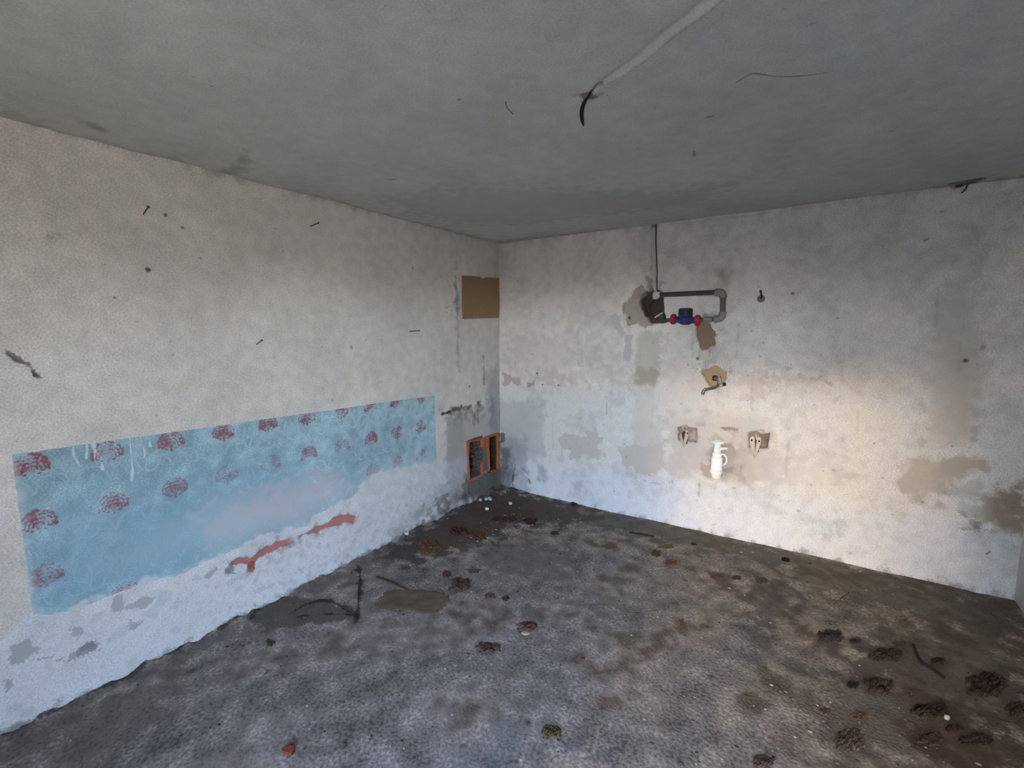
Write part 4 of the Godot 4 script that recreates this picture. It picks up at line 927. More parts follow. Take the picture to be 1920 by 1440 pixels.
func build_structure():
	f1.seed = 3; f1.frequency = 0.9; f1.fractal_octaves = 3
	f2.seed = 4; f2.frequency = 9.0; f2.fractal_octaves = 3
	f3.seed = 5; f3.frequency = 45.0; f3.fractal_octaves = 2
	var gf := FastNoiseLite.new(); gf.seed = 8; gf.frequency = 0.06; gf.fractal_octaves = 3
	grain_tex = NoiseTexture2D.new(); grain_tex.width = 256; grain_tex.height = 256; grain_tex.seamless = true; grain_tex.noise = gf
	# relief lists
	dl.add(L_BRICK1, -0.007, 0.012); dl.add(L_BRICK2, -0.007, 0.012)
	dl.add(L_GREY1, -0.004, 0.014); dl.add(L_GREY2, -0.004, 0.014); dl.add(L_GREY3, -0.005, 0.016)
	dl.add(L_GOUGE, -0.014, 0.012)
	dl.add(pv([3.4427, 0.2146, 3.3985, 0.2149, 3.3437, 0.2122, 3.2864, 0.2094, 3.205, 0.216, 3.1295, 0.2236]), -0.004, 0.014, 0.004)
	db.add(B_CHIP, -0.012, 0.010); db.add(B_HOLE, -0.085, 0.028)
	db.add(B_PATCH_METER, -0.006, 0.010); db.add(B_PATCH_TAP, -0.006, 0.010)
	db.add(B_REC_L, -0.022, 0.010); db.add(B_REC_R, -0.022, 0.010); db.add(B_REC_TRAP, -0.014, 0.03)
	db.add(pv([1.5247, 2.5013, 1.5346, 2.1638, 1.5441, 1.9904]), -0.004, 0.012, 0.004)
	dc.add(pv([2.0537, 2.3067, 2.1348, 2.3341, 2.2075, 2.3641, 2.2807, 2.4137, 2.3343, 2.4575, 2.4124, 2.4987, 2.4652, 2.5328, 2.5386, 2.5766, 2.6503, 2.6331]), 0.013, 0.016, 0.004)
	dc.add(pv([2.0266, 2.3034, 2.1103, 2.3427, 2.1983, 2.3882, 2.2721, 2.4386, 2.3306, 2.4831, 2.4044, 2.5247, 2.456, 2.553, 2.5293, 2.5952, 2.641, 2.6494]), -0.008, 0.03, 0.006)
	dc.add(pv([1.949, 2.269, 1.9926, 2.2584, 2.0448, 2.3041]), -0.016, 0.03, 0.006)

	var Lp : Paint = painted[2]
	var wl := MB.new()
	var ra := rect_of(FLUE_A)
	var rb := rect_of(FLUE_B)
	wl.box(Vector3(-0.27, ROOM_H / 2, ROOM_Z / 2 - 0.15), Vector3(0.12, ROOM_H + 0.5, ROOM_Z + 0.3))
	relief_sheet(wl, lines(0.0, ROOM_Z, 0.014, [[0.0, 0.7, 0.01], [1.8, 2.9, 0.008]], [ra.position.x, ra.end.x, rb.position.x, rb.end.x]),
		lines(-0.03, ROOM_H + 0.02, 0.014, [[-0.03, 0.5, 0.009]], [ra.position.y, ra.end.y, rb.position.y, rb.end.y]),
		func(z, y): return Vector3(h_left(z, y), y, z),
		func(z, y): return Vector2((z if z < LEFT_LEN else 2 * LEFT_LEN - z) / LEFT_LEN, 1.0 - clampf(y, 0.002, ROOM_H - 0.002) / Lp.H), Vector3.RIGHT, [ra, rb])
	var wall_left := struct("wall_left", wl, plaster_mat(Lp, 0.5))
	flues(wall_left, ra, rb)

	var Bp : Paint = painted[1]
	var wb := MB.new()
	wb.box(Vector3(ROOM_X / 2, ROOM_H / 2, -0.27), Vector3(ROOM_X + 0.6, ROOM_H + 0.5, 0.12))
	relief_sheet(wb, lines(0.0, ROOM_X + 0.02, 0.014, [[1.30, 1.70, 0.006], [1.70, 2.50, 0.008]]), lines(-0.03, ROOM_H + 0.02, 0.014, [[0.6, 0.9, 0.008], [1.1, 1.6, 0.010], [1.68, 2.02, 0.006]]),
		func(x, y): return Vector3(x, y, h_back(x, y)),
		func(x, y): return Vector2(minf(x / ROOM_X, 0.999), 1.0 - clampf(y, 0.002, ROOM_H - 0.002) / Bp.H), Vector3.BACK)
	struct("wall_back", wb, plaster_mat(Bp, 0.5))

	var Fp : Paint = painted[0]
	var fl := MB.new()
	fl.box(Vector3(ROOM_X / 2, -0.16, ROOM_Z / 2), Vector3(ROOM_X + 0.6, 0.2, ROOM_Z + 0.6))
	relief_sheet(fl, lines(-0.03, ROOM_X + 0.03, 0.014), lines(-0.03, ROOM_Z + 0.1, 0.014), func(x, z): return Vector3(x, h_floor(x, z), z),
		func(x, z): return Vector2(clampf(x / ROOM_X, 0.001, 0.999), 1.0 - clampf(z if z < FLOOR_LEN else 2 * FLOOR_LEN - z, 0.002, Fp.H - 0.002) / Fp.H), Vector3.UP)
	struct("floor", fl, plaster_mat(Fp, 0.9, 0.9))

	var Cp : Paint = painted[4]
	var ce := MB.new()
	ce.box(Vector3(ROOM_X / 2, ROOM_H + 0.16, ROOM_Z / 2), Vector3(ROOM_X + 0.66, 0.2, ROOM_Z + 0.66))
	relief_sheet(ce, lines(-0.03, ROOM_X + 0.03, 0.018, [[1.9, 2.9, 0.010]]), lines(-0.03, ROOM_Z + 0.03, 0.018, [[2.1, 2.9, 0.010]]), func(x, z): return Vector3(x, ROOM_H - h_ceil(x, z), z),
		func(x, z): return Vector2(clampf(x / ROOM_X, 0.001, 0.999), 1.0 - clampf(z if z < FLOOR_LEN else 2 * FLOOR_LEN - z, 0.002, Cp.H - 0.002) / Cp.H), Vector3.DOWN)
	struct("ceiling", ce, plaster_mat(Cp, 0.7))

	var plain := worn(C8(214, 210, 204), C8(222, 219, 214), 0.02, 0.92, 0.0, 0.9, 0.2)
	var wr := MB.new()
	wr.box(Vector3(ROOM_X + 0.19, ROOM_H / 2, ROOM_Z / 2), Vector3(0.30, ROOM_H + 0.5, ROOM_Z + 0.6))
	relief_sheet(wr, lines(-0.02, ROOM_Z + 0.02, 0.03), lines(-0.03, ROOM_H + 0.03, 0.03), func(z, y): return Vector3(ROOM_X + f1.get_noise_2d(z + 80.0, y) * 0.008, y, z), func(z, y): return Vector2(z, y), Vector3.LEFT)
	struct("wall_right", wr, plain)
	# unseen wall behind the camera, its doorway placed to let the daylight in
	var wf := MB.new()
	var z0 := ROOM_Z + 0.14
	wf.box(Vector3((DOOR_A - 0.3) / 2, ROOM_H / 2, z0), Vector3(DOOR_A + 0.3, ROOM_H + 0.5, 0.28), 0.01)
	wf.box(Vector3((DOOR_B + ROOM_X + 0.3) / 2, ROOM_H / 2, z0), Vector3(ROOM_X + 0.3 - DOOR_B, ROOM_H + 0.5, 0.28), 0.01)
	wf.box(Vector3((DOOR_A + DOOR_B) / 2, (DOOR_H + ROOM_H + 0.25) / 2, z0), Vector3(DOOR_B - DOOR_A, ROOM_H + 0.25 - DOOR_H, 0.28), 0.01)
	struct("wall_front", wf, plain)
	outside()

const DOOR_A := 2.35
const DOOR_B := 3.5
const DOOR_H := 2.1

# out of view: yard, walls and a sunlit house, placed to shape the daylight
func outside():
	var yard := MB.new()
	yard.box(Vector3(2, -0.16, ROOM_Z + 10.2), Vector3(60, 0.2, 20.0))
	yard.box(Vector3(18.2, -0.165, -3.0), Vector3(28, 0.2, 40.0))
	struct("unseen_yard_ground", yard, worn(C8(92, 90, 87), C8(106, 103, 99), 0.02, 0.95, 0.0, 0.5, 0.0))  # out of view, bounces daylight up through the doorway
	var w := MB.new()
	w.box(Vector3(4.0, 0.8, 13.0), Vector3(30.0, 1.8, 0.3), 0.02)  # out of view, pale to bounce light onto the upper back wall
	w.box(Vector3(11.5, 1.05, 1.0), Vector3(0.3, 2.3, 24.0), 0.02)  # out of view, hides the low sky from the left wall
	struct("unseen_yard_wall", w, worn(C8(184, 181, 175), C8(194, 190, 184), 0.03, 0.95, 0.0, 0.5, 0.0))
	var up := MB.new()
	up.box(Vector3(10.0, 4.9, 2.55), Vector3(60.0, 4.2, 6.2), 0.02)
	struct("added_sun_block", up, worn(C8(150, 142, 130), C8(164, 156, 144), 0.03, 0.95, 0.0, 0.5, 0.0))  # added block that keeps the sun off the yard
	var side_block := MB.new()
	side_block.box(Vector3(-2.0, 2.9, 13.5), Vector3(8.2, 6.0, 15.6), 0.02)
	struct("unseen_wing", side_block, worn(C8(150, 142, 130), C8(164, 156, 144), 0.03, 0.95, 0.0, 0.5, 0.0))  # out of view, keeps sky light off the right of the back wall
	var b := MB.new()
	b.box(Vector3(3.8, 2.2, 19.0), Vector3(1.6, 4.6, 4.0), 0.02)
	struct("unseen_house", b, worn(C8(216, 206, 190), C8(226, 216, 200), 0.03, 0.95, 0.0, 0.5, 0.0))  # out of view, sunlit to throw the warm patch on the back wall
	b = MB.new()
	b.prism(pv([0.0, 0.0, 2.2, 2.6, 4.4, 0.0]), Vector3(2.9, 4.5, 16.8), Vector3.BACK, Vector3.UP, -1.8)
	struct("unseen_roof", b, worn(C8(58, 54, 52), C8(70, 66, 62), 0.03, 0.95, 0.0, 0.5, 0.0))  # out of view, dark and high to hide the sky above the house

# the two broken clay flue blocks low in the chimney corner: sooty cavities with torn orange rims
func flues(wall: Node3D, ra: Rect2, rb: Rect2):
	var soot := worn(C8(58, 54, 50), C8(96, 90, 84), 0.04, 0.97, 0.0, 4.0, 0.12)
	var soot2 := worn(C8(40, 30, 26), C8(76, 54, 44), 0.04, 0.97, 0.0, 4.0, 0.12)
	var clay := worn(C8(160, 90, 54), C8(186, 112, 70), 0.05, 0.9, 0.0, 5.0, 0.3)
	var k := 0
	for r: Rect2 in [ra, rb]:
		var b := MB.new()
		var us := lines(r.position.x - 0.004, r.end.x + 0.004, 0.007)
		var vs := lines(r.position.y - 0.004, r.end.y + 0.004, 0.007)
		relief_sheet(b, us, vs, func(z, y):
			var e := minf(minf(z - r.position.x, r.end.x - z), minf(y - r.position.y, r.end.y - y))
			var t := clampf(e / 0.022, 0.0, 1.0)
			return Vector3(-0.006 - 0.11 * t * (1.0 + f2.get_noise_2d(z * 1.3, y * 1.3) * 0.9) + 0.03 * f3.get_noise_2d(z * 0.5, y * 0.5) * t, y, z),
			func(z, y): return Vector2(z, y), Vector3.RIGHT)
		var o := obj("flue_cavity", b, soot if k == 0 else soot2, wall)
		o.set_meta("label", "sooty hollow behind broken orange clay, %s" % ["the wider one beside the blue wallpaper", "the narrow one right in the corner"][k])
		k += 1
	# rims: outlines in (z, y); each broken edge of clay is a piece of its own
	var rims := [
		pv([0.5599, 0.6117, 0.5278, 0.6102, 0.5304, 0.5122, 0.5368, 0.4252, 0.5312, 0.3296, 0.5294, 0.245, 0.5582, 0.2267, 0.5513, 0.3348, 0.5551, 0.4919]),
		pv([0.5521, 0.6049, 0.4709, 0.6037, 0.3446, 0.5966, 0.3012, 0.5933, 0.3016, 0.5745, 0.3877, 0.584, 0.5121, 0.5914]),
		pv([0.3533, 0.593, 0.3012, 0.5906, 0.2843, 0.5601, 0.29, 0.4963, 0.3123, 0.4849, 0.3293, 0.5048, 0.3239, 0.5521]),
		pv([0.3288, 0.3315, 0.3108, 0.3488, 0.3087, 0.2444, 0.3267, 0.2273]),
		pv([0.5462, 0.2233, 0.4805, 0.2261, 0.3789, 0.2251, 0.3177, 0.2359, 0.3136, 0.2238, 0.3707, 0.2093, 0.4725, 0.2106, 0.5384, 0.2106]),
		pv([0.2435, 0.5953, 0.203, 0.5928, 0.21, 0.4678, 0.2031, 0.3556, 0.1959, 0.2537, 0.2192, 0.2319, 0.2257, 0.3611, 0.2415, 0.4747]),
		pv([0.2391, 0.5944, 0.148, 0.5958, 0.0348, 0.5907, 0.035, 0.5767, 0.111, 0.5775, 0.2214, 0.58]),
		pv([0.0637, 0.5794, 0.0156, 0.5842, 0.0163, 0.539, 0.0407, 0.5213, 0.0122, 0.4871, 0.0237, 0.3698, 0.0406, 0.2251, 0.0602, 0.2072, 0.0527, 0.3765, 0.0556, 0.4905]),
		pv([0.2102, 0.2267, 0.1361, 0.2213, 0.0505, 0.2133, 0.0361, 0.201, 0.0796, 0.198, 0.1737, 0.2087])]
	var i := 0
	for q: PackedVector2Array in rims:
		var b := MB.new()
		i += 1
		b.prism(ragged(q, 0.03, 0.003, i), Vector3(0.016 if i % 2 else 0.013, 0, 0), Vector3.BACK, Vector3.UP, 0.025)
		obj("clay_edge", b, clay, wall)

# =====================================================================================  on the walls
func build_wall_things():
	# wallpaper strip: follows the plaster a millimetre proud
	var p := PackedVector3Array()
	var t := PackedVector2Array()
	var us := lines(0.972, 3.494, 0.012, [[1.8, 2.9, 0.008]])
	var nv := 62
	for j in nv:
		for i in us.size():
			var z := us[i]
			var top := 1.100 + 0.022 * clampf((z - 0.97) / 0.7, 0.0, 1.0) + 0.045 * clampf((z - 1.69) / 1.8, 0.0, 1.0) + f3.get_noise_1d(z * 2.0) * 0.003
			var low := paper_low(z) + f3.get_noise_1d(z) * 0.006 - 0.012
			var k := float(j) / (nv - 1)
			var y := lerpf(low, top, k)
			var edge := i == 0 or j == 0 or i == us.size() - 1 or j == nv - 1
			var zz := z + (f3.get_noise_1d(y * 1.5) * 0.006 if i == 0 or i == us.size() - 1 else 0.0)
			p.append(Vector3(h_left(zz, y) + (-0.002 if edge else 0.0018), y, zz))
			t.append(Vector2((zz - PAPER_Z) / PAPER_W, 1.0 - (y - PAPER_Y) / PAPER_H))
	var b := MB.new()
	b.sheet(p, us.size(), nv, t, Vector3.RIGHT)
	var pm := plaster_mat(painted[3], 0.25, 0.85)
	tag(obj("wallpaper_strip", b, pm), "faded blue wallpaper strip with dark red palmettes and white drips, on left wall", "wallpaper")
	# fibreboard over the flue hole
	b = MB.new()
	b.prism(ragged(pv([0.5793, 2.1395, 0.4715, 2.1467, 0.3344, 2.1524, 0.3014, 2.1419, 0.2678, 2.1372, 0.2335, 2.1476, 0.216, 2.1577, 0.0097, 2.1667, 0.0083, 1.9639, 0.016, 1.7721, 0.3183, 1.7622, 0.5827, 1.7534, 0.5851, 1.9353]), 0.03, 0.0014, 4), Vector3(0.013, 0, 0), Vector3.BACK, Vector3.UP, 0.02)
	tag(obj("fibreboard_panel", b, worn(C8(138, 112, 80), C8(154, 126, 92), 0.05, 0.9, 0.0, 6.0, 0.12)), "square brown fibreboard panel with a notched top edge, closing the hole high in the corner", "panel")
	# nails in the left wall
	var iron := worn(C8(44, 40, 36), C8(84, 70, 58), 0.06, 0.7, 0.4, 20.0, 0.0)
	for n in [
		[Vector3(0, 2.2146, 2.9583), Vector3(0.0622, 2.2402, 2.9583), 0.003, "long bent nail sticking up and out high on the left wall, beside two knocks"],
		[Vector3(0, 2.3137, 2.0732), Vector3(0.084, 2.3228, 2.0732), 0.003, "dark nail high on the left wall, closest to the ceiling edge"],
		[Vector3(0, 1.6471, 1.2387), Vector3(0.0997, 1.6511, 1.2387), 0.003, "straight nail in the left wall, nearest to the fibreboard panel"],
		[Vector3(0, 1.5821, 2.4606), Vector3(0.0544, 1.6042, 2.4606), 0.003, "short nail in the middle of the left wall, above the blue wallpaper"]]:
		var base: Vector3 = n[0]
		var tip: Vector3 = n[1]
		var r: float = n[2]
		var o := thing("nail", n[3], "nail", base, "nails in the left wall")
		var s := MB.new()
		var dir := (tip - base).normalized()
		s.tube(PackedVector3Array([base - dir * 0.02, base.lerp(tip, 0.5) + Vector3(0, -0.001, 0.001), tip]), [r, r, r * 0.9], 8)
		obj("shank", s, iron, o)
		s = MB.new()
		s.lathe(tip, dir, pv([0.0, -0.001, r * 2.0, -0.001, r * 2.2, 0.0005, r * 1.6, 0.002, 0.0, 0.0024]), 10)
		obj("head", s, iron, o)
	# hook to the right of the pipe loop
	var hk := thing("wall_hook", "small dark iron hook on a round washer, right of the pipe loop", "hook", Vector3(2.3536, 1.8675, 0))
	b = MB.new(); b.lathe(Vector3(2.3532, 1.8715, -0.002), Vector3.BACK, pv([0.0, 0.0, 0.026, 0.0, 0.027, 0.004, 0.022, 0.007, 0.006, 0.008, 0.0, 0.008]), 18)
	obj("washer", b, worn(C8(150, 138, 128), C8(120, 104, 94), 0.06, 0.8, 0.2, 20.0, 0.1), hk)
	b = MB.new(); b.tube(smooth_path(PackedVector3Array([Vector3(2.3534, 1.8714, 0), Vector3(2.3567, 1.8734, 0.035), Vector3(2.3615, 1.8836, 0.055), Vector3(2.3574, 1.9064, 0.06), Vector3(2.3526, 1.9295, 0.058)])), [0.007], 8)
	obj("pin", b, iron, hk)

# =====================================================================================  water
func build_plumbing():
	var dark := worn(C8(58, 58, 52), C8(86, 82, 72), 0.05, 0.6, 0.3, 10.0, 0.06)
	var galv := worn(C8(128, 120, 110), C8(158, 150, 140), 0.05, 0.6, 0.25, 10.0, 0.06)
	var galv_dark := worn(C8(92, 84, 76), C8(122, 112, 102), 0.05, 0.65, 0.25, 10.0, 0.06)
	var white := worn(C8(196, 192, 186), C8(176, 172, 166), 0.05, 0.7, 0.0, 10.0, 0.06)
	var brass := worn(C8(70, 58, 40), C8(104, 90, 66), 0.06, 0.6, 0.3, 12.0, 0.1)
	var rust := worn(C8(60, 38, 30), C8(98, 62, 46), 0.06, 0.9, 0.1, 12.0, 0.2)
	# riser
	var r := thing("riser_pipe", "thin white painted pipe running down from the ceiling to the pipe loop", "pipe", Vector3(1.5795, 1.9865, 0.03))
	var b := MB.new()
	b.tube(PackedVector3Array([Vector3(1.5459, 2.5179, 0.01), Vector3(1.554, 2.2892, 0.01), Vector3(1.5645, 2.0746, 0.012), Vector3(1.5773, 1.9866, 0.03), Vector3(1.5921, 1.9586, 0.055)]), [0.0115], 12)
	obj("pipe", b, worn(C8(206, 200, 192), C8(184, 178, 170), 0.05, 0.75, 0.0, 10.0, 0.06), r)
	b = MB.new()
	b.lathe(Vector3(1.5478, 2.4841, 0.01), Vector3.UP, pv([0.0115, -0.012, 0.016, -0.01, 0.016, 0.01, 0.0115, 0.012]), 14)
	obj("collar", b, worn(C8(150, 144, 136), C8(120, 114, 106), 0.05, 0.75, 0.0, 10.0, 0.06), r)
	b = MB.new()
	b.tube(smooth_path(PackedVector3Array([Vector3(1.5682, 2.5029, 0.008), Vector3(1.57, 2.3725, 0.008), Vector3(1.5785, 2.2446, 0.009), Vector3(1.5871, 2.1161, 0.01), Vector3(1.5899, 2.0297, 0.018), Vector3(1.598, 1.9513, 0.03)])), [0.0048], 8)
	tag(obj("dark_line", b, mat(C8(72, 66, 60), 0.8)), "thin dark line running down beside the white riser pipe", "cable")  # thin dark line along the right side of the riser
	# the loop
	var L := thing("water_pipe_loop", "grey metal pipe loop bending round at the right, carrying the blue meter", "pipe", Vector3(2.1022, 1.7307, 0.07))
	b = MB.new()
	b.lathe(Vector3(1.5985, 1.8935, 0.07), Vector3.UP, pv([0.0, -0.002, 0.022, 0.0, 0.024, 0.006, 0.024, 0.05, 0.020, 0.056, 0.012, 0.062]), 16)
	b.tube(PackedVector3Array([Vector3(1.5931, 1.9299, 0.07), Vector3(1.636, 1.9289, 0.07)]), [0.024], 16)
	obj("white_elbow", b, white, L).set_meta("label", "white elbow at the foot of the riser")
	b = MB.new(); b.tube(PackedVector3Array([Vector3(1.619, 1.9267, 0.07), Vector3(2.0676, 1.9269, 0.07)]), [0.0185], 16)
	obj("upper_pipe", b, dark, L).set_meta("label", "dark upper pipe")
	b = MB.new()
	b.tube(smooth_path(PackedVector3Array([Vector3(2.0525, 1.9276, 0.07), Vector3(2.0787, 1.9284, 0.07), Vector3(2.0978, 1.9176, 0.07), Vector3(2.1044, 1.8936, 0.07)]), 5), [0.026], 16)
	b.tube(PackedVector3Array([Vector3(2.0488, 1.927, 0.07), Vector3(2.0638, 1.9271, 0.07)]), [0.029], 16)
	b.tube(PackedVector3Array([Vector3(2.1041, 1.9015, 0.07), Vector3(2.1048, 1.8857, 0.07)]), [0.029], 16)
	obj("elbow", b, galv, L)
	b = MB.new(); b.tube(PackedVector3Array([Vector3(2.1044, 1.8936, 0.07), Vector3(2.1081, 1.7665, 0.07)]), [0.0205], 16)
	obj("down_pipe", b, galv_dark, L)
	b = MB.new()
	b.tube(smooth_path(PackedVector3Array([Vector3(2.1078, 1.7745, 0.07), Vector3(2.107, 1.7506, 0.07), Vector3(2.091, 1.7309, 0.07), Vector3(2.0573, 1.7254, 0.07)]), 5), [0.026], 16)
	b.tube(PackedVector3Array([Vector3(2.1076, 1.7785, 0.07), Vector3(2.1082, 1.7645, 0.07)]), [0.029], 16)
	b.tube(PackedVector3Array([Vector3(2.0649, 1.7261, 0.07), Vector3(2.0516, 1.7255, 0.07)]), [0.029], 16)
	obj("elbow", b, galv, L)
	b = MB.new(); b.tube(PackedVector3Array([Vector3(2.0649, 1.7261, 0.07), Vector3(1.9379, 1.7212, 0.07)]), [0.0165], 14)
	obj("threaded_nipple", b, brass, L)
	b = MB.new()
	b.tube(PackedVector3Array([Vector3(2.0364, 1.7254, 0.07), Vector3(2.0345, 1.7254, 0.07), Vector3(1.9768, 1.7247, 0.07), Vector3(1.9749, 1.7247, 0.07)]), [0.018, 0.0215, 0.0215, 0.018], 8)
	obj("coupling", b, galv, L)
	b = MB.new(); b.tube(PackedVector3Array([Vector3(1.7437, 1.7262, 0.07), Vector3(1.6766, 1.7208, 0.07)]), [0.0145], 14)
	obj("inlet_nipple", b, dark, L)
	# meter
	var m := thing("water_meter", "blue water meter with black register and two red union nuts", "water meter", Vector3(1.8381, 1.7268, 0.07))
	var c: Vector3 = Vector3(1.8381, 1.7247, 0.07)
	var axis: Vector3 = (Vector3(1.9302, 1.718, 0.07) - Vector3(1.7436, 1.73, 0.07)).normalized()
	b = MB.new()
	b.lathe(c, axis, pv([0.0, -0.088, 0.022, -0.088, 0.024, -0.06, 0.030, -0.045, 0.039, -0.028, 0.042, 0.0, 0.039, 0.028, 0.030, 0.045, 0.024, 0.06, 0.022, 0.088, 0.0, 0.088]), 24)
	var blue := worn(C8(30, 38, 84), C8(44, 54, 104), 0.05, 0.5, 0.0, 10.0, 0.04)
	obj("body", b, blue, m)
	b = MB.new()
	b.lathe(c + Vector3(0, 0.018, 0), Vector3.UP, pv([0.036, 0.0, 0.049, 0.008, 0.052, 0.014, 0.052, 0.024, 0.048, 0.026]), 28)
	obj("flange", b, blue, m)
	b = MB.new()
	b.lathe(c + Vector3(0, 0.040, 0), Vector3.UP, pv([0.0, 0.0, 0.051, 0.0, 0.053, 0.004, 0.053, 0.034, 0.050, 0.040, 0.0, 0.041]), 28)
	var black := mat(C8(34, 33, 32), 0.55)
	var reg := obj("register", b, black, m)
	b = MB.new()
	b.lathe(c + Vector3(0, 0.079, 0), Vector3(0.05, 1, 0.12), pv([0.0, 0.0, 0.046, 0.0, 0.050, 0.003, 0.050, 0.007, 0.044, 0.010, 0.0, 0.012]), 28)
	obj("lid", b, mat(C8(92, 90, 86), 0.5), reg)
	var red := worn(C8(150, 34, 30), C8(176, 48, 40), 0.05, 0.5, 0.0, 10.0, 0.05)
	for s in [-1.0, 1.0]:
		b = MB.new()
		var q := PackedVector3Array()
		for k: float in [-0.019, -0.016, 0.014, 0.018]: q.append(c + axis * (s * 0.092 + k))
		b.tube(q, [0.036, 0.040, 0.040, 0.034], 8)
		for k in 10:
			var a := TAU * k / 10
			b.box(c + axis * (s * 0.092) + Vector3(0, cos(a), sin(a)) * 0.039, Vector3(0.026, 0.006, 0.006), 0.002, Basis(Vector3.RIGHT, a))
		obj("union_nut", b, red, m).set_meta("label", "red union nut")
	b = MB.new(); b.box(c + Vector3(0, 0.004, 0.041), Vector3(0.026, 0.010, 0.004), 0.0015)
	obj("cast_plate", b, mat(C8(58, 66, 110), 0.5), m)
	# valve in the hole
	var v := thing("stop_valve", "dirty brass stop valve with a pale lever, in the broken hole left of the meter", "valve", Vector3(1.6453, 1.7258, 0.05))
	b = MB.new()
	b.lathe(Vector3(1.6478, 1.7128, 0.05), Vector3.UP, pv([0.0, 0.0, 0.026, 0.002, 0.031, 0.012, 0.031, 0.050, 0.026, 0.060, 0.018, 0.064, 0.016, 0.085, 0.0, 0.086]), 8)
	b.tube(PackedVector3Array([Vector3(1.567, 1.7186, 0.02), Vector3(1.6166, 1.722, 0.04), Vector3(1.6824, 1.7208, 0.06)]), [0.02], 12)
	obj("body", b, brass, v)
	b = MB.new(); b.tube(PackedVector3Array([Vector3(1.5988, 1.7432, 0.085), Vector3(1.625, 1.7598, 0.088), Vector3(1.646, 1.7721, 0.088), Vector3(1.666, 1.7845, 0.085)]), [0.005, 0.008, 0.008, 0.004], 8)
	obj("lever", b, white, v)
	b = MB.new(); b.tube(smooth_path(PackedVector3Array([Vector3(1.586, 1.9174, 0.03), Vector3(1.5439, 1.8951, -0.01), Vector3(1.517, 1.8397, -0.03), Vector3(1.5355, 1.7726, -0.02), Vector3(1.5847, 1.7183, 0.02)])), [0.017], 12)
	tag(obj("rusty_pipe", b, rust), "rust brown pipe bending down inside the broken hole behind the riser", "pipe")
	# tap
	var chrome := mat(C8(206, 202, 194), 0.3, 0.7)
	var chrome2 := worn(C8(124, 116, 104), C8(154, 146, 134), 0.05, 0.34, 0.8, 12.0, 0.03)
	var tp := thing("wall_tap", "old chrome tap with a curved spout, in a patch of bare tan plaster", "tap", Vector3(2.0643, 1.268, -0))
	b = MB.new()
	b.box(Vector3(2.0644, 1.2691, 0.012), Vector3(0.036, 0.040, 0.03), 0.006)
	obj("wall_flange", b, mat(C8(36, 32, 30), 0.5), tp)
	b = MB.new(); b.tube(PackedVector3Array([Vector3(2.0639, 1.2698, 0.02), Vector3(2.0845, 1.2736, 0.05), Vector3(2.1022, 1.2759, 0.065)]), [0.013, 0.013, 0.012], 12)
	b.lathe(Vector3(2.1028, 1.2181, 0.065), Vector3.UP, pv([0.0, 0.0, 0.011, 0.001, 0.013, 0.008, 0.012, 0.03, 0.016, 0.045, 0.016, 0.062, 0.012, 0.072, 0.008, 0.078, 0.0, 0.079]), 16)
	obj("body", b, chrome2, tp)
	b = MB.new(); b.tube(smooth_path(PackedVector3Array([Vector3(2.1021, 1.2346, 0.065), Vector3(2.0979, 1.2152, 0.08), Vector3(2.0772, 1.2016, 0.1), Vector3(2.0466, 1.1956, 0.12), Vector3(2.0227, 1.1916, 0.135), Vector3(2.0088, 1.1767, 0.14), Vector3(2.004, 1.1515, 0.14)])), [0.0105], 14)
	obj("spout", b, chrome2, tp)
	b = MB.new(); b.tube(PackedVector3Array([Vector3(2.1049, 1.2975, 0.075), Vector3(2.116, 1.2665, 0.088), Vector3(2.1261, 1.235, 0.095)]), [0.006, 0.0075, 0.008], 10)
	var hd := obj("handle", b, chrome, tp)
	b = MB.new(); b.lathe(Vector3(2.1264, 1.2268, 0.095), Vector3(0.9, 0.25, 0.2), pv([0.0, -0.012, 0.013, -0.010, 0.015, 0.0, 0.012, 0.014, 0.008, 0.018]), 14)
	obj("grip", b, chrome, hd)
	b = MB.new(); b.lathe(Vector3(2.1456, 1.2346, 0.1), Vector3(0.9, 0.25, 0.2), pv([0.0, -0.006, 0.013, -0.006, 0.015, 0.0, 0.013, 0.010, 0.0, 0.012]), 14)
	obj("grip_cap", b, mat(C8(30, 28, 26), 0.4), hd)
	# brackets
	var pale := worn(C8(198, 190, 180), C8(178, 166, 154), 0.06, 0.8, 0.0, 14.0, 0.1)
	var hole := mat(C8(24, 20, 18), 0.9)
	for k in 2:
		var leaves := [[pv([2.3344, 0.8148, 2.337, 0.836, 2.3474, 0.8476, 2.3584, 0.8448, 2.3651, 0.827, 2.3694, 0.7695, 2.3718, 0.6782, 2.3634, 0.6853, 2.3461, 0.7539]), Vector2(2.3464, 0.8164)], [pv([2.3831, 0.821, 2.3876, 0.8402, 2.3979, 0.8497, 2.4088, 0.8449, 2.4152, 0.8251, 2.4082, 0.7871, 2.3901, 0.7183, 2.3777, 0.6749, 2.375, 0.7162, 2.38, 0.7751]), Vector2(2.4007, 0.815)]]
		if k == 0: leaves = [[pv([1.8218, 0.7948, 1.8278, 0.8045, 1.8343, 0.8008, 1.8444, 0.7572, 1.8543, 0.7181, 1.8489, 0.6904, 1.8371, 0.7248, 1.825, 0.7637]), Vector2(1.8306, 0.7869)], [pv([1.8673, 0.8225, 1.8729, 0.841, 1.8856, 0.838, 1.8946, 0.8213, 1.8897, 0.7851, 1.873, 0.725, 1.8533, 0.6865, 1.8484, 0.6948, 1.857, 0.7588]), Vector2(1.8856, 0.8158)]]
		var mid: Vector3 = [Vector3(1.8525, 0.7672, 0), Vector3(2.373, 0.77, 0)][k]
		var br := thing("sink_bracket", ["pale tapered sink bracket in a rusty recess, left of the white trap", "pale V shaped sink bracket with two holes, right of the white trap"][k], "bracket", mid, "sink brackets")
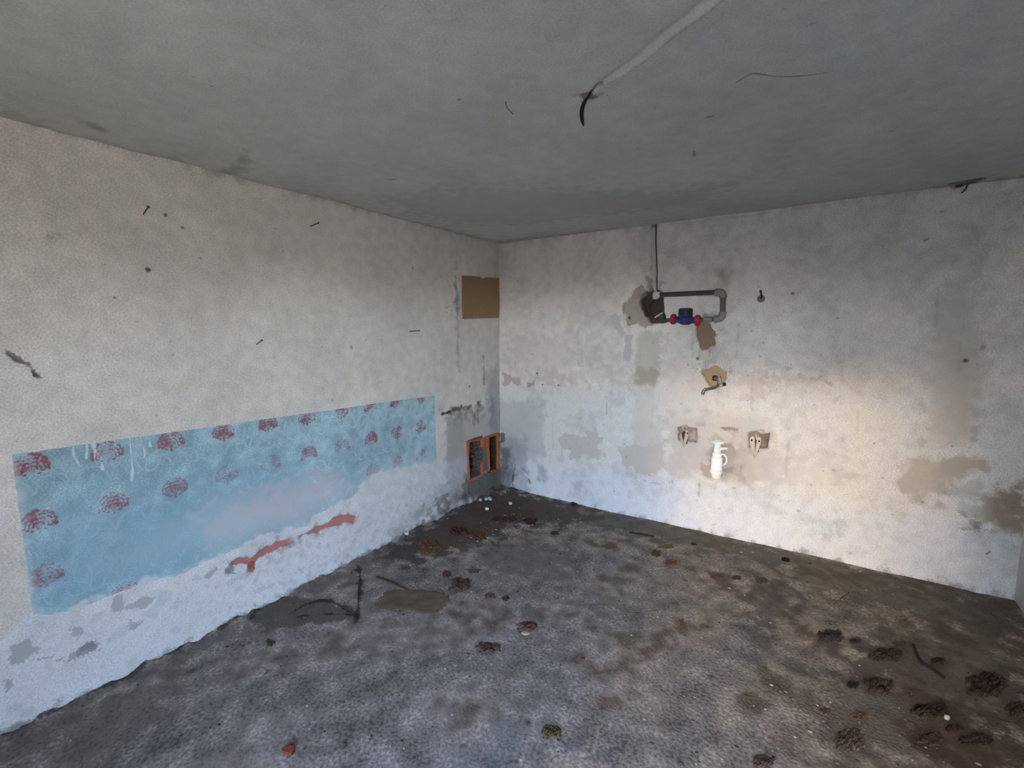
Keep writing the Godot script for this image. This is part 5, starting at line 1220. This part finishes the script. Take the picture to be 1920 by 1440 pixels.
		for s in 2:
			var q: PackedVector2Array = leaves[s][0]
			var turn := Basis(Vector3.UP, deg_to_rad([32.0, -32.0][s]))
			var rel := PackedVector2Array()
			for w in q: rel.append((w - Vector2(mid.x, mid.y)) * Vector2(1.18, 1.0))
			b = MB.new()
			b.prism(rel, Vector3(mid.x, mid.y, 0.028), turn * Vector3.RIGHT, Vector3.UP, 0.004)
			var leaf := obj("leaf", b, pale, br)
			var hc: Vector2 = (leaves[s][1] - Vector2(mid.x, mid.y)) * Vector2(1.18, 1.0)
			if k == 1 or s == 1:
				b = MB.new(); b.lathe(Vector3(mid.x, mid.y, 0.028) + turn * Vector3(hc.x, hc.y, 0.003), turn * Vector3.BACK, pv([0.008, 0.0, 0.008, 0.0016, 0.0, 0.0012]), 12)
				obj("bolt_hole", b, hole, leaf)
		b = MB.new()
		if k == 0: b.tube(smooth_path(PackedVector3Array([Vector3(1.8376, 0.828, 0), Vector3(1.8433, 0.859, 0.02), Vector3(1.8573, 0.8731, 0.028), Vector3(1.8714, 0.8697, 0.025), Vector3(1.8668, 0.8484, 0.02)])), [0.005], 8)
		else: b.tube(PackedVector3Array([Vector3(2.3789, 0.8184, 0.01), Vector3(2.3786, 0.8451, 0.02), Vector3(2.3728, 0.8638, 0.025)]), [0.007, 0.008, 0.006], 8)
		obj("anchor", b, pale, br)
		b = MB.new()
		b.box(mid + Vector3(0.0, -0.005, -0.008), Vector3(0.045, 0.10, 0.03), 0.006)
		obj("wall_plug", b, rust, br)
	# trap
	var plastic := mat(C8(234, 234, 230), 0.4)
	var base: Vector3 = Vector3(2.1163, 0.4902, 0.075)
	var Y := func(px: float) -> float: return (896.0 - px) / 896.0
	var tr := thing("sink_trap", "white plastic bottle trap on the wall between two sink brackets", "trap", base)
	var up := (Vector2(2.1041, 0.7796) - Vector2(2.1163, 0.4902)).y / 68.0      # metres for each step of the profile
	var prof := func(a: Array) -> PackedVector2Array:
		var o := PackedVector2Array()
		for i in range(0, a.size(), 2): o.append(Vector2(a[i], a[i + 1] * up))
		return o
	b = MB.new(); b.lathe(base, Vector3.UP, prof.call([0.0, 0, 0.024, 0, 0.031, 2, 0.037, 8, 0.044, 10, 0.045, 15, 0.041, 16]), 28)
	obj("bottom_cap", b, plastic, tr)
	b = MB.new(); b.lathe(base, Vector3.UP, prof.call([0.041, 15.5, 0.042, 17, 0.042, 38, 0.040, 40, 0.034, 41]), 28)
	obj("cup", b, plastic, tr)
	b = MB.new(); b.lathe(base, Vector3.UP, prof.call([0.030, 40.5, 0.036, 41, 0.037, 45, 0.034, 47, 0.027, 48]), 16)
	obj("locking_nut", b, plastic, tr)
	b = MB.new(); b.lathe(base, Vector3.UP, prof.call([0.027, 47, 0.0265, 52, 0.0285, 53, 0.0285, 56, 0.0265, 57, 0.0265, 65, 0.030, 66]), 24)
	obj("neck", b, plastic, tr)
	b = MB.new(); b.lathe(base, Vector3.UP, prof.call([0.026, 65.5, 0.046, 66.5, 0.047, 69, 0.044, 70, 0.030, 70.3, 0.024, 68, 0.022, 60]), 28)
	obj("rim", b, plastic, tr)
	b = MB.new(); b.tube(PackedVector3Array([Vector3(2.1246, 0.7261, 0.08), Vector3(2.1519, 0.7331, 0.085), Vector3(2.1558, 0.7348, 0.086), Vector3(2.1902, 0.7417, 0.09), Vector3(2.1925, 0.742, 0.09)]), [0.014, 0.013, 0.011, 0.0095, 0.007], 14)
	obj("side_spigot", b, plastic, tr)
	b = MB.new(); b.tube(smooth_path(PackedVector3Array([Vector3(2.1333, 0.6737, 0.05), Vector3(2.1562, 0.6792, 0.05), Vector3(2.1757, 0.6666, 0.048), Vector3(2.1833, 0.6382, 0.04), Vector3(2.1729, 0.6029, 0.025), Vector3(2.1464, 0.5776, 0.01)])), [0.0085], 12)
	obj("waste_elbow", b, plastic, tr)
	b = MB.new(); b.lathe(Vector3(2.0801, 0.6312, 0.004), Vector3.BACK, pv([0.046, 0.0, 0.050, 0.003, 0.050, 0.008, 0.044, 0.010, 0.043, 0.0]), 24)
	b.tube(PackedVector3Array([Vector3(2.1074, 0.64, 0.06), Vector3(2.0881, 0.6223, -0.02)]), [0.026], 16)
	obj("wall_rosette", b, worn(C8(190, 184, 176), C8(168, 160, 150), 0.05, 0.7, 0.0, 10.0, 0.05), tr)

# =====================================================================================  on the ceiling
func build_ceiling_things():
	var b := MB.new()
	b.tube(smooth_path(PackedVector3Array([Vector3(1.9932, 2.5155, 2.2556), Vector3(1.983, 2.5, 2.2556), Vector3(1.9705, 2.4886, 2.2556), Vector3(1.9601, 2.4711, 2.2556), Vector3(1.9551, 2.4483, 2.2556), Vector3(1.9576, 2.4237, 2.2556), Vector3(1.9643, 2.3998, 2.2556)]), 4),
		taper([0.004, 0.004, 0.0055, 0.0075, 0.0085, 0.0075, 0.0012], 4), 8)
	tag(obj("hanging_cable", b, mat(C8(22, 20, 19), 0.6)), "short black cable end hanging out of the ceiling where the plaster ridge ends", "cable")
	b = MB.new()
	b.tube(smooth_path(PackedVector3Array([Vector3(2.4411, 2.496, 2.0676), Vector3(2.4525, 2.494, 2.0774), Vector3(2.4807, 2.494, 2.095), Vector3(2.5004, 2.494, 2.0996), Vector3(2.5193, 2.494, 2.0848), Vector3(2.5478, 2.494, 2.0537), Vector3(2.592, 2.494, 2.0179), Vector3(2.6441, 2.495, 1.9883), Vector3(2.7062, 2.497, 1.9672)])), [0.0022], 6)
	tag(obj("ceiling_wire", b, mat(C8(140, 135, 128), 0.8)), "long thin dark wire lying wavy along the ceiling at the upper right", "wire")
	b = MB.new(); b.tube(smooth_path(PackedVector3Array([Vector3(1.7152, 2.494, 2.3994), Vector3(1.705, 2.488, 2.3773), Vector3(1.6966, 2.488, 2.3467), Vector3(1.6849, 2.493, 2.3029)])), [0.0016], 6)
	tag(obj("ceiling_thread", b, mat(C8(92, 87, 82), 0.8)), "tiny dark curled thread on the ceiling, left of the black cable end", "thread")
	var w := thing("wire_stub", "dark curled wire stub where the ceiling meets the back wall, at the far right", "wire", Vector3(3.3737, 2.5006, 0))
	var dark := mat(C8(62, 55, 50), 0.85)
	b = MB.new(); b.tube(smooth_path(PackedVector3Array([Vector3(3.4485, 2.5145, 0.004), Vector3(3.4149, 2.5087, 0.014), Vector3(3.4111, 2.4936, 0.016), Vector3(3.4059, 2.4734, 0.015), Vector3(3.3905, 2.4535, 0.006)])), [0.0045], 8)
	obj("wire", b, dark, w)
	b = MB.new(); b.tube(PackedVector3Array([Vector3(3.3567, 2.5065, 0), Vector3(3.3689, 2.4996, 0.014), Vector3(3.3879, 2.5015, 0.012), Vector3(3.4166, 2.5108, 0.004)]), [0.007, 0.014, 0.012, 0.005], 8)
	obj("knot", b, dark, w)

func taper(r: Array, each: int) -> Array:
	var o := []
	for i in r.size() - 1:
		for k in each: o.append(lerpf(r[i], r[i + 1], float(k) / each))
	o.append(r[-1])
	return o

# =====================================================================================  litter on the floor
var litter_mat: StandardMaterial3D

# a crumbly heap with a torn outline: centre, two half axes on the floor (x, z), height
func clump(c: Vector2, a: Vector2, e: Vector2, h: float, col: Color, sd: int, freq := 1.25, thin := false) -> MB:
	var b := MB.new()
	var n := 30
	var p := PackedVector3Array()
	var cols := PackedColorArray()
	var mask := PackedFloat32Array()
	var f := FastNoiseLite.new(); f.seed = sd; f.frequency = freq; f.fractal_octaves = 3
	var lin := col.srgb_to_linear() * 1.2
	for j in n:
		for i in n:
			var s := (i / (n - 1.0) - 0.5) * 2.7
			var t := (j / (n - 1.0) - 0.5) * 2.7
			var q := c + a * s + e * t
			var k := f.get_noise_2d(s, t)
			var g := f.get_noise_2d(s * 4.0 + 50.0, t * 4.0)
			var m := (1.0 - s * s - t * t) * 0.75 + k * 0.95 + g * 0.22 - maxf(0.0, maxf(absf(s), absf(t)) - 0.95) * 3.0
			mask.append(m)
			var y := h_floor(q.x, q.y)
			if m > 0.0: y += (h if thin else h * pow(minf(m, 1.0), 0.6)) * (0.75 + (0.2 if thin else 0.6) * g)
			else: y -= 0.004
			p.append(Vector3(q.x, y, q.y))
			cols.append(lin * clampf(0.95 + g * (0.35 if thin else 1.2), 0.35, 1.7))
	var skip := PackedByteArray(); skip.resize(n * n)
	for j in n - 1:
		for i in n - 1:
			if maxf(maxf(mask[j * n + i], mask[j * n + i + 1]), maxf(mask[j * n + n + i], mask[j * n + n + i + 1])) <= 0.0: skip[j * n + i] = 1
	b.sheet(p, n, n, PackedVector2Array(), Vector3.UP, skip, cols)
	return b

func stick(path: Array, r: float, col: Color, called: String, label: String, category: String):
	var pts := PackedVector3Array()
	for q: Vector2 in path: pts.append(Vector3(q.x, h_floor(q.x, q.y) + r * 0.7, q.y))
	pts = smooth_path(pts, 4)
	var rad := []
	for i in pts.size(): rad.append(r * (0.6 + 0.4 * sin(PI * (0.15 + 0.7 * i / (pts.size() - 1.0)))))
	var b := MB.new(); b.col = col.srgb_to_linear(); b.tube(pts, rad, 6)
	tag(obj(called, b, litter_mat), label, category)

func chip(c: Vector2, size: Vector3, turn: float, col: Color, called: String, label: String, category: String, group := ""):
	var g := RandomNumberGenerator.new(); g.seed = int(c.x * 1000 + c.y * 77)
	var q := PackedVector2Array()
	for k in 7:
		var a := -TAU * k / 7
		q.append(Vector2(cos(a) * size.x, sin(a) * size.z) * 0.5 * g.randf_range(0.75, 1.15))
	var b := MB.new(); b.col = col.srgb_to_linear()
	var y := h_floor(c.x, c.y)
	var bs := Basis(Vector3.UP, turn) * Basis(Vector3.RIGHT, g.randf_range(-0.12, 0.12))
	b.prism(q, Vector3(c.x, y + size.y - 0.002, c.y), bs * Vector3.RIGHT, bs * Vector3.BACK, size.y)
	tag(obj(called, b, litter_mat), label, category, group)

func build_litter():
	litter_mat = mat(Color.WHITE, 0.95, 0.0, 0.2); litter_mat.vertex_color_use_as_albedo = true
	litter_mat.heightmap_enabled = true; litter_mat.heightmap_texture = grain_tex; litter_mat.heightmap_scale = 0.3
	litter_mat.uv1_triplanar = true; litter_mat.uv1_world_triplanar = true; litter_mat.uv1_scale = Vector3.ONE * 9.0
	var brown := C8(78, 66, 56)
	var dark := C8(62, 54, 47)
	var black := C8(42, 38, 35)
	var reds := C8(90, 66, 57)
	var i := 0
	for k in [
		[Vector2(0.8713, 1.7148), Vector2(0.0644, -0.0415), Vector2(-0.0553, -0.0667), 0.022, brown, "dark brown dirt clump on bare concrete, largest one right of the damp torn sheet"],
		[Vector2(0.7002, 1.6503), Vector2(0.0276, -0.0178), Vector2(-0.0373, -0.0426), 0.008, C8(82, 66, 54), "brown dirt smear just above the largest clump by the damp torn sheet"],
		[Vector2(1.1037, 1.7034), Vector2(0.0281, -0.0182), Vector2(-0.0191, -0.0263), 0.010, reds, "small reddish clump right beside the largest dirt clump near the damp sheet"],
		[Vector2(1.2016, 1.6749), Vector2(0.0223, -0.0144), Vector2(-0.0146, -0.0215), 0.008, dark, "small grey brown crumb at the right end of three near the damp sheet"],
		[Vector2(0.8273, 1.5178), Vector2(0.0435, -0.028), Vector2(-0.02, -0.0256), 0.006, C8(88, 76, 64), "flat olive brown crumb lying beyond the largest dirt clump"],
		[Vector2(1.4553, 1.835), Vector2(0.0478, -0.031), Vector2(-0.0224, -0.0364), 0.012, reds, "reddish brown two lobed clump in the middle of the floor above a pale chip"],
		[Vector2(1.3741, 2.0938), Vector2(0.0565, -0.0366), Vector2(-0.0271, -0.0369), 0.007, brown, "brown split clump in the middle of the floor, left of and below the reddish one"],
		[Vector2(1.817, 1.9069), Vector2(0.0204, -0.0132), Vector2(-0.0091, -0.0194), 0.010, C8(104, 68, 52), "small lone rust brown crumb in the centre of the grey floor"],
		[Vector2(1.9051, 2.3729), Vector2(0.0352, -0.0229), Vector2(-0.0161, -0.0295), 0.012, C8(78, 66, 44), "mossy brown forked clump nearest the middle of the bottom edge"],
		[Vector2(2.1701, 1.3325), Vector2(0.0177, -0.0115), Vector2(-0.0091, -0.0375), 0.010, C8(112, 88, 56), "small ochre crumb alone in the paler field right of the centre"],
		[Vector2(0.38, 2.7028), Vector2(0.024, -0.0156), Vector2(-0.0273, -0.0154), 0.008, C8(78, 66, 46), "olive brown crumb near the left wall, in front of the damp sheet"],
		[Vector2(2.8811, 1.0156), Vector2(0.0626, -0.0405), Vector2(0.0008, -0.0637), 0.018, dark, "dark ring shaped clump on its own, uppermost of the right hand dirt"],
		[Vector2(2.9893, 0.9973), Vector2(0.026, -0.0169), Vector2(0.0011, -0.0236), 0.008, dark, "thin dark crumb at the right end of the ring shaped clump"],
		[Vector2(3.1102, 1.0407), Vector2(0.0725, -0.047), Vector2(0.0052, -0.0595), 0.018, dark, "dark olive clump left of the blackened stick on the right of the floor"],
		[Vector2(3.1942, 0.8897), Vector2(0.0468, -0.0303), Vector2(0.0036, -0.0322), 0.010, brown, "brown crumbly streak just left of the upper end of the blackened stick"],
		[Vector2(3.0581, 1.3222), Vector2(0.0601, -0.039), Vector2(0.0048, -0.0617), 0.022, C8(60, 48, 41), "dark brown lumpy clump in the middle of the right hand dirt"],
		[Vector2(2.9631, 1.376), Vector2(0.027, -0.0176), Vector2(0.0012, -0.0263), 0.012, black, "small black crumb at the left end of the right hand dirt"],
		[Vector2(3.4829, 1.0346), Vector2(0.083, -0.0539), Vector2(0.021, -0.1002), 0.024, C8(62, 50, 43), "largest dark brown clump, close to the right edge of the floor"],
		[Vector2(3.2303, 1.3783), Vector2(0.0678, -0.0441), Vector2(0.007, -0.049), 0.020, C8(60, 48, 41), "dark brown clump just left of the small white chip"],
		[Vector2(2.9375, 1.7521), Vector2(0.0539, -0.0351), Vector2(0.0027, -0.0663), 0.014, brown, "mottled brown clump low on the right, apart from the rest"],
		[Vector2(2.8482, 1.6335), Vector2(0.0232, -0.0151), Vector2(0.0001, -0.0239), 0.008, C8(84, 62, 50), "small brown crumb above the mottled clump, low on the right"],
		[Vector2(2.9764, 1.577), Vector2(0.0325, -0.0212), Vector2(0.0017, -0.031), 0.008, C8(92, 74, 58), "flat brown crumb between the lumpy clump and the mottled clump"],
		[Vector2(3.3623, 1.461), Vector2(0.0631, -0.041), Vector2(0.0074, -0.0374), 0.014, C8(62, 50, 43), "long dark brown clump low in the right corner of the floor"],
		[Vector2(3.209, 1.5607), Vector2(0.0451, -0.0293), Vector2(0.0057, -0.0393), 0.012, C8(76, 60, 46), "brown clump below the small white chip in the right hand dirt"],
		[Vector2(2.6501, 2.0454), Vector2(0.0429, -0.0279), Vector2(-0.0031, -0.0327), 0.012, brown, "brown clump cut by the bottom edge, right of the middle"],
		[Vector2(3.3272, 0.955), Vector2(0.0333, -0.0216), Vector2(0.0054, -0.035), 0.012, C8(62, 50, 42), "dark crumb right of the blackened stick"],
		[Vector2(3.5475, 1.1653), Vector2(0.0387, -0.0252), Vector2(0.0147, -0.0611), 0.014, C8(76, 60, 46), "brown clump at the right edge below the largest one"],
		[Vector2(3.3021, 1.4394), Vector2(0.0333, -0.0217), Vector2(0.0037, -0.0211), 0.010, C8(52, 40, 34), "narrow dark crumb low on the right between two long clumps"],
		[Vector2(0.3299, 1.0824), Vector2(0.0633, -0.0406), Vector2(-0.053, -0.0635), 0.018, C8(78, 54, 42), "rust brown earth clump in front of the wide flue hole"],
		[Vector2(0.5154, 1.0706), Vector2(0.0654, -0.0419), Vector2(-0.051, -0.0662), 0.020, C8(88, 66, 50), "lighter brown earth clump in front of the narrow flue hole"],
		[Vector2(0.2974, 1.3785), Vector2(0.0771, -0.0495), Vector2(-0.0506, -0.0539), 0.014, C8(96, 72, 54), "ochre brown earth clump by the foot of the left wall"],
		[Vector2(0.3677, 1.4995), Vector2(0.064, -0.0412), Vector2(-0.0355, -0.0371), 0.010, C8(104, 84, 62), "pale ochre crumbs in front of the ochre clump by the left wall"],
		[Vector2(0.5173, 0.6916), Vector2(0.0983, -0.0629), Vector2(-0.0422, -0.0617), 0.016, C8(70, 52, 44), "brown earth clump in the far corner in front of the white chips"],
		[Vector2(0.7315, 0.5951), Vector2(0.0506, -0.0324), Vector2(-0.035, -0.058), 0.012, C8(64, 46, 40), "dark reddish clump in the far corner, right of the white chips"],
		[Vector2(0.8666, 0.0228), Vector2(0.0299, -0.0191), Vector2(-0.027, -0.0556), 0.016, C8(70, 50, 42), "small brown crumb against the foot of the back wall near the corner"],
		[Vector2(1.0174, 0.6897), Vector2(0.033, -0.0211), Vector2(-0.019, -0.0354), 0.008, C8(72, 54, 46), "small reddish brown crumb beyond the corner dirt"],
		[Vector2(1.8155, 0.5982), Vector2(0.0331, -0.0213), Vector2(-0.0145, -0.0494), 0.010, C8(86, 60, 46), "rusty crumb along the back wall below the left sink bracket"],
		[Vector2(1.9441, 0.6756), Vector2(0.0413, -0.0266), Vector2(-0.0112, -0.0426), 0.008, C8(94, 70, 54), "rusty streak of crumbs in front of the one below the left sink bracket"],
		[Vector2(1.8489, 0.435), Vector2(0.0547, -0.0351), Vector2(-0.0097, -0.0357), 0.005, C8(96, 76, 54), "flat ochre patch close to the back wall below the sink trap"],
		[Vector2(2.2534, 0.6903), Vector2(0.039, -0.0251), Vector2(-0.0057, -0.0328), 0.008, C8(84, 62, 50), "brown crumb in the row right of centre, left end"],
		[Vector2(2.3664, 0.6336), Vector2(0.0298, -0.0192), Vector2(-0.0041, -0.0295), 0.008, C8(70, 54, 46), "dark crumb in the row right of centre, middle"],
		[Vector2(2.5071, 0.5826), Vector2(0.0354, -0.0228), Vector2(-0.0039, -0.0407), 0.010, brown, "brown crumb in the row right of centre, right end"],
		[Vector2(2.0116, 0.2882), Vector2(0.0207, -0.0133), Vector2(-0.0061, -0.0281), 0.006, dark, "tiny dark crumb near the back wall below the trap"]]:
		i += 1
		tag(obj("dirt_clump", clump(k[0], k[1], k[2], k[3], k[4], 100 + i), litter_mat), k[5], "dirt clump", "dirt clumps on the floor")
	# the damp torn sheet by the left wall
	var b := clump(Vector2(0.7086, 2.0342), Vector2(0.2208, -0.1426), Vector2(-0.0963, -0.0929), 0.005, C8(102, 89, 74), 207, 0.5, true)
	tag(obj("torn_sheet", b, litter_mat), "flat damp brown torn sheet lying on the concrete near the left wall", "sheet")
	stick([Vector2(0.3326, 1.9447), Vector2(0.4124, 1.9412), Vector2(0.5118, 1.9391), Vector2(0.6286, 1.9385)], 0.008, C8(74, 65, 56), "twig", "dark twig lying across the damp torn sheet", "twig")
	stick([Vector2(0.1549, 1.9338), Vector2(0.2981, 2.0617), Vector2(0.443, 2.1853), Vector2(0.5696, 2.2783)], 0.004, C8(82, 75, 67), "root_strand", "dark root strand along the left edge of the damp torn sheet", "root")
	stick([Vector2(0.3055, 2.2878), Vector2(0.4142, 2.2839), Vector2(0.4895, 2.2802), Vector2(0.5584, 2.2732)], 0.004, C8(78, 72, 64), "root_strand", "short dark root strand joining the damp sheet from the left", "root")
	stick([Vector2(1.5293, 0.3614), Vector2(1.6191, 0.3392), Vector2(1.7204, 0.3319)], 0.008, C8(56, 50, 44), "wood_splinter", "dark wood splinter on the floor near the back wall, left of the sink fittings", "splinter")
	stick([Vector2(3.2397, 0.8702), Vector2(3.2495, 1.0053), Vector2(3.2899, 1.045), Vector2(3.3248, 1.0933)], 0.009, C8(48, 48, 48), "blackened_stick", "blackened stick among the dirt on the right of the floor", "stick")
	stick([Vector2(2.9329, 0.5703), Vector2(2.9561, 0.5142), Vector2(2.9824, 0.4622)], 0.004, C8(74, 66, 58), "straw", "tiny dark straw on the floor right of the centre", "straw")
	# chips
	chip(Vector2(1.0753, 3.0214), Vector3(0.062, 0.016, 0.034), 0.5, C8(124, 62, 58), "brick_chip", "small dark red brick chip near the bottom left of the floor", "chip")
	chip(Vector2(2.6227, 0.1931), Vector3(0.055, 0.022, 0.03), 0.2, C8(30, 28, 26), "black_chip", "small black chip on the floor close to the back wall", "chip")
	chip(Vector2(3.2855, 1.3893), Vector3(0.022, 0.014, 0.018), 0.3, C8(215, 205, 190), "plaster_chip", "small white chip in the dark dirt on the right", "chip", "white plaster chips")
	chip(Vector2(0.0241, 1.3741), Vector3(0.034, 0.026, 0.028), 0.9, C8(226, 192, 182), "plaster_chip", "pinkish white chip at the foot of the left wall below the wallpaper", "chip", "white plaster chips")
	chip(Vector2(1.4795, 1.8912), Vector3(0.05, 0.008, 0.03), 0.4, C8(168, 160, 146), "plaster_chip", "flat pale chip just below the reddish two lobed clump", "chip", "white plaster chips")
	var n := 0
	for q: Vector2 in [Vector2(0.0737, 0.4464), Vector2(0.1049, 0.3928), Vector2(0.1484, 0.3819), Vector2(0.1184, 0.3672), Vector2(0.3641, 0.3596), Vector2(0.2542, 0.5864)]:
		chip(q, Vector3(0.036, 0.02, 0.026), 0.7 * n, C8(206, 208, 212), "plaster_chip", ["white chip in the far corner, leftmost of the cluster", "white chip in the far corner, second from the left of the cluster", "white chip in the far corner, rightmost of the cluster", "white chip in the far corner, rearmost of the cluster", "white chip in the far corner, apart to the right of the cluster", "white chip in the far corner, nearest below the cluster"][n], "chip", "white plaster chips")
		n += 1
	grit()

# grains nobody could count
func grit():
	var g := RandomNumberGenerator.new(); g.seed = 77
	var b := MB.new(); b.lathe(Vector3.ZERO, Vector3.UP, pv([0.0, -0.4, 0.8, -0.25, 1.0, 0.1, 0.6, 0.5, 0.0, 0.6]), 5)
	var mm := MultiMesh.new(); mm.transform_format = MultiMesh.TRANSFORM_3D; mm.use_colors = true
	mm.mesh = b.done(); mm.mesh.surface_set_material(0, litter_mat)
	mm.instance_count = 2600
	for i in 2600:
		var x := g.randf_range(0.08, 3.74)
		var z := g.randf_range(0.08, 3.9)
		var where := g.randf()
		if where < 0.22:
			x = 2.9 + g.randfn() * 0.35; z = 2.0 + g.randfn() * 0.4
		elif where < 0.42:
			x = 0.45 + absf(g.randfn()) * 0.3; z = 0.5 + absf(g.randfn()) * 0.4
		x = clampf(x, 0.08, 3.74); z = clampf(z, 0.08, 4.3)
		var r := 0.0015 + 0.006 * pow(g.randf(), 3.0)
		var t := Transform3D(Basis(Vector3.UP, g.randf() * TAU).scaled(Vector3(r * g.randf_range(0.8, 1.8), r * 0.8, r)), Vector3(x, h_floor(x, z) + r * 0.2, z))
		mm.set_instance_transform(i, t)
		var pick := g.randf()
		var col := C8(72, 60, 50) if pick < 0.5 else (C8(118, 113, 108) if pick < 0.82 else C8(176, 172, 166))
		mm.set_instance_color(i, col.srgb_to_linear())
	var o := MultiMeshInstance3D.new(); o.name = "floor_grit"; o.multimesh = mm; add_child(o)
	tag(o, "fine grit and crumbs scattered over the concrete floor", "grit"); o.set_meta("kind", "stuff")
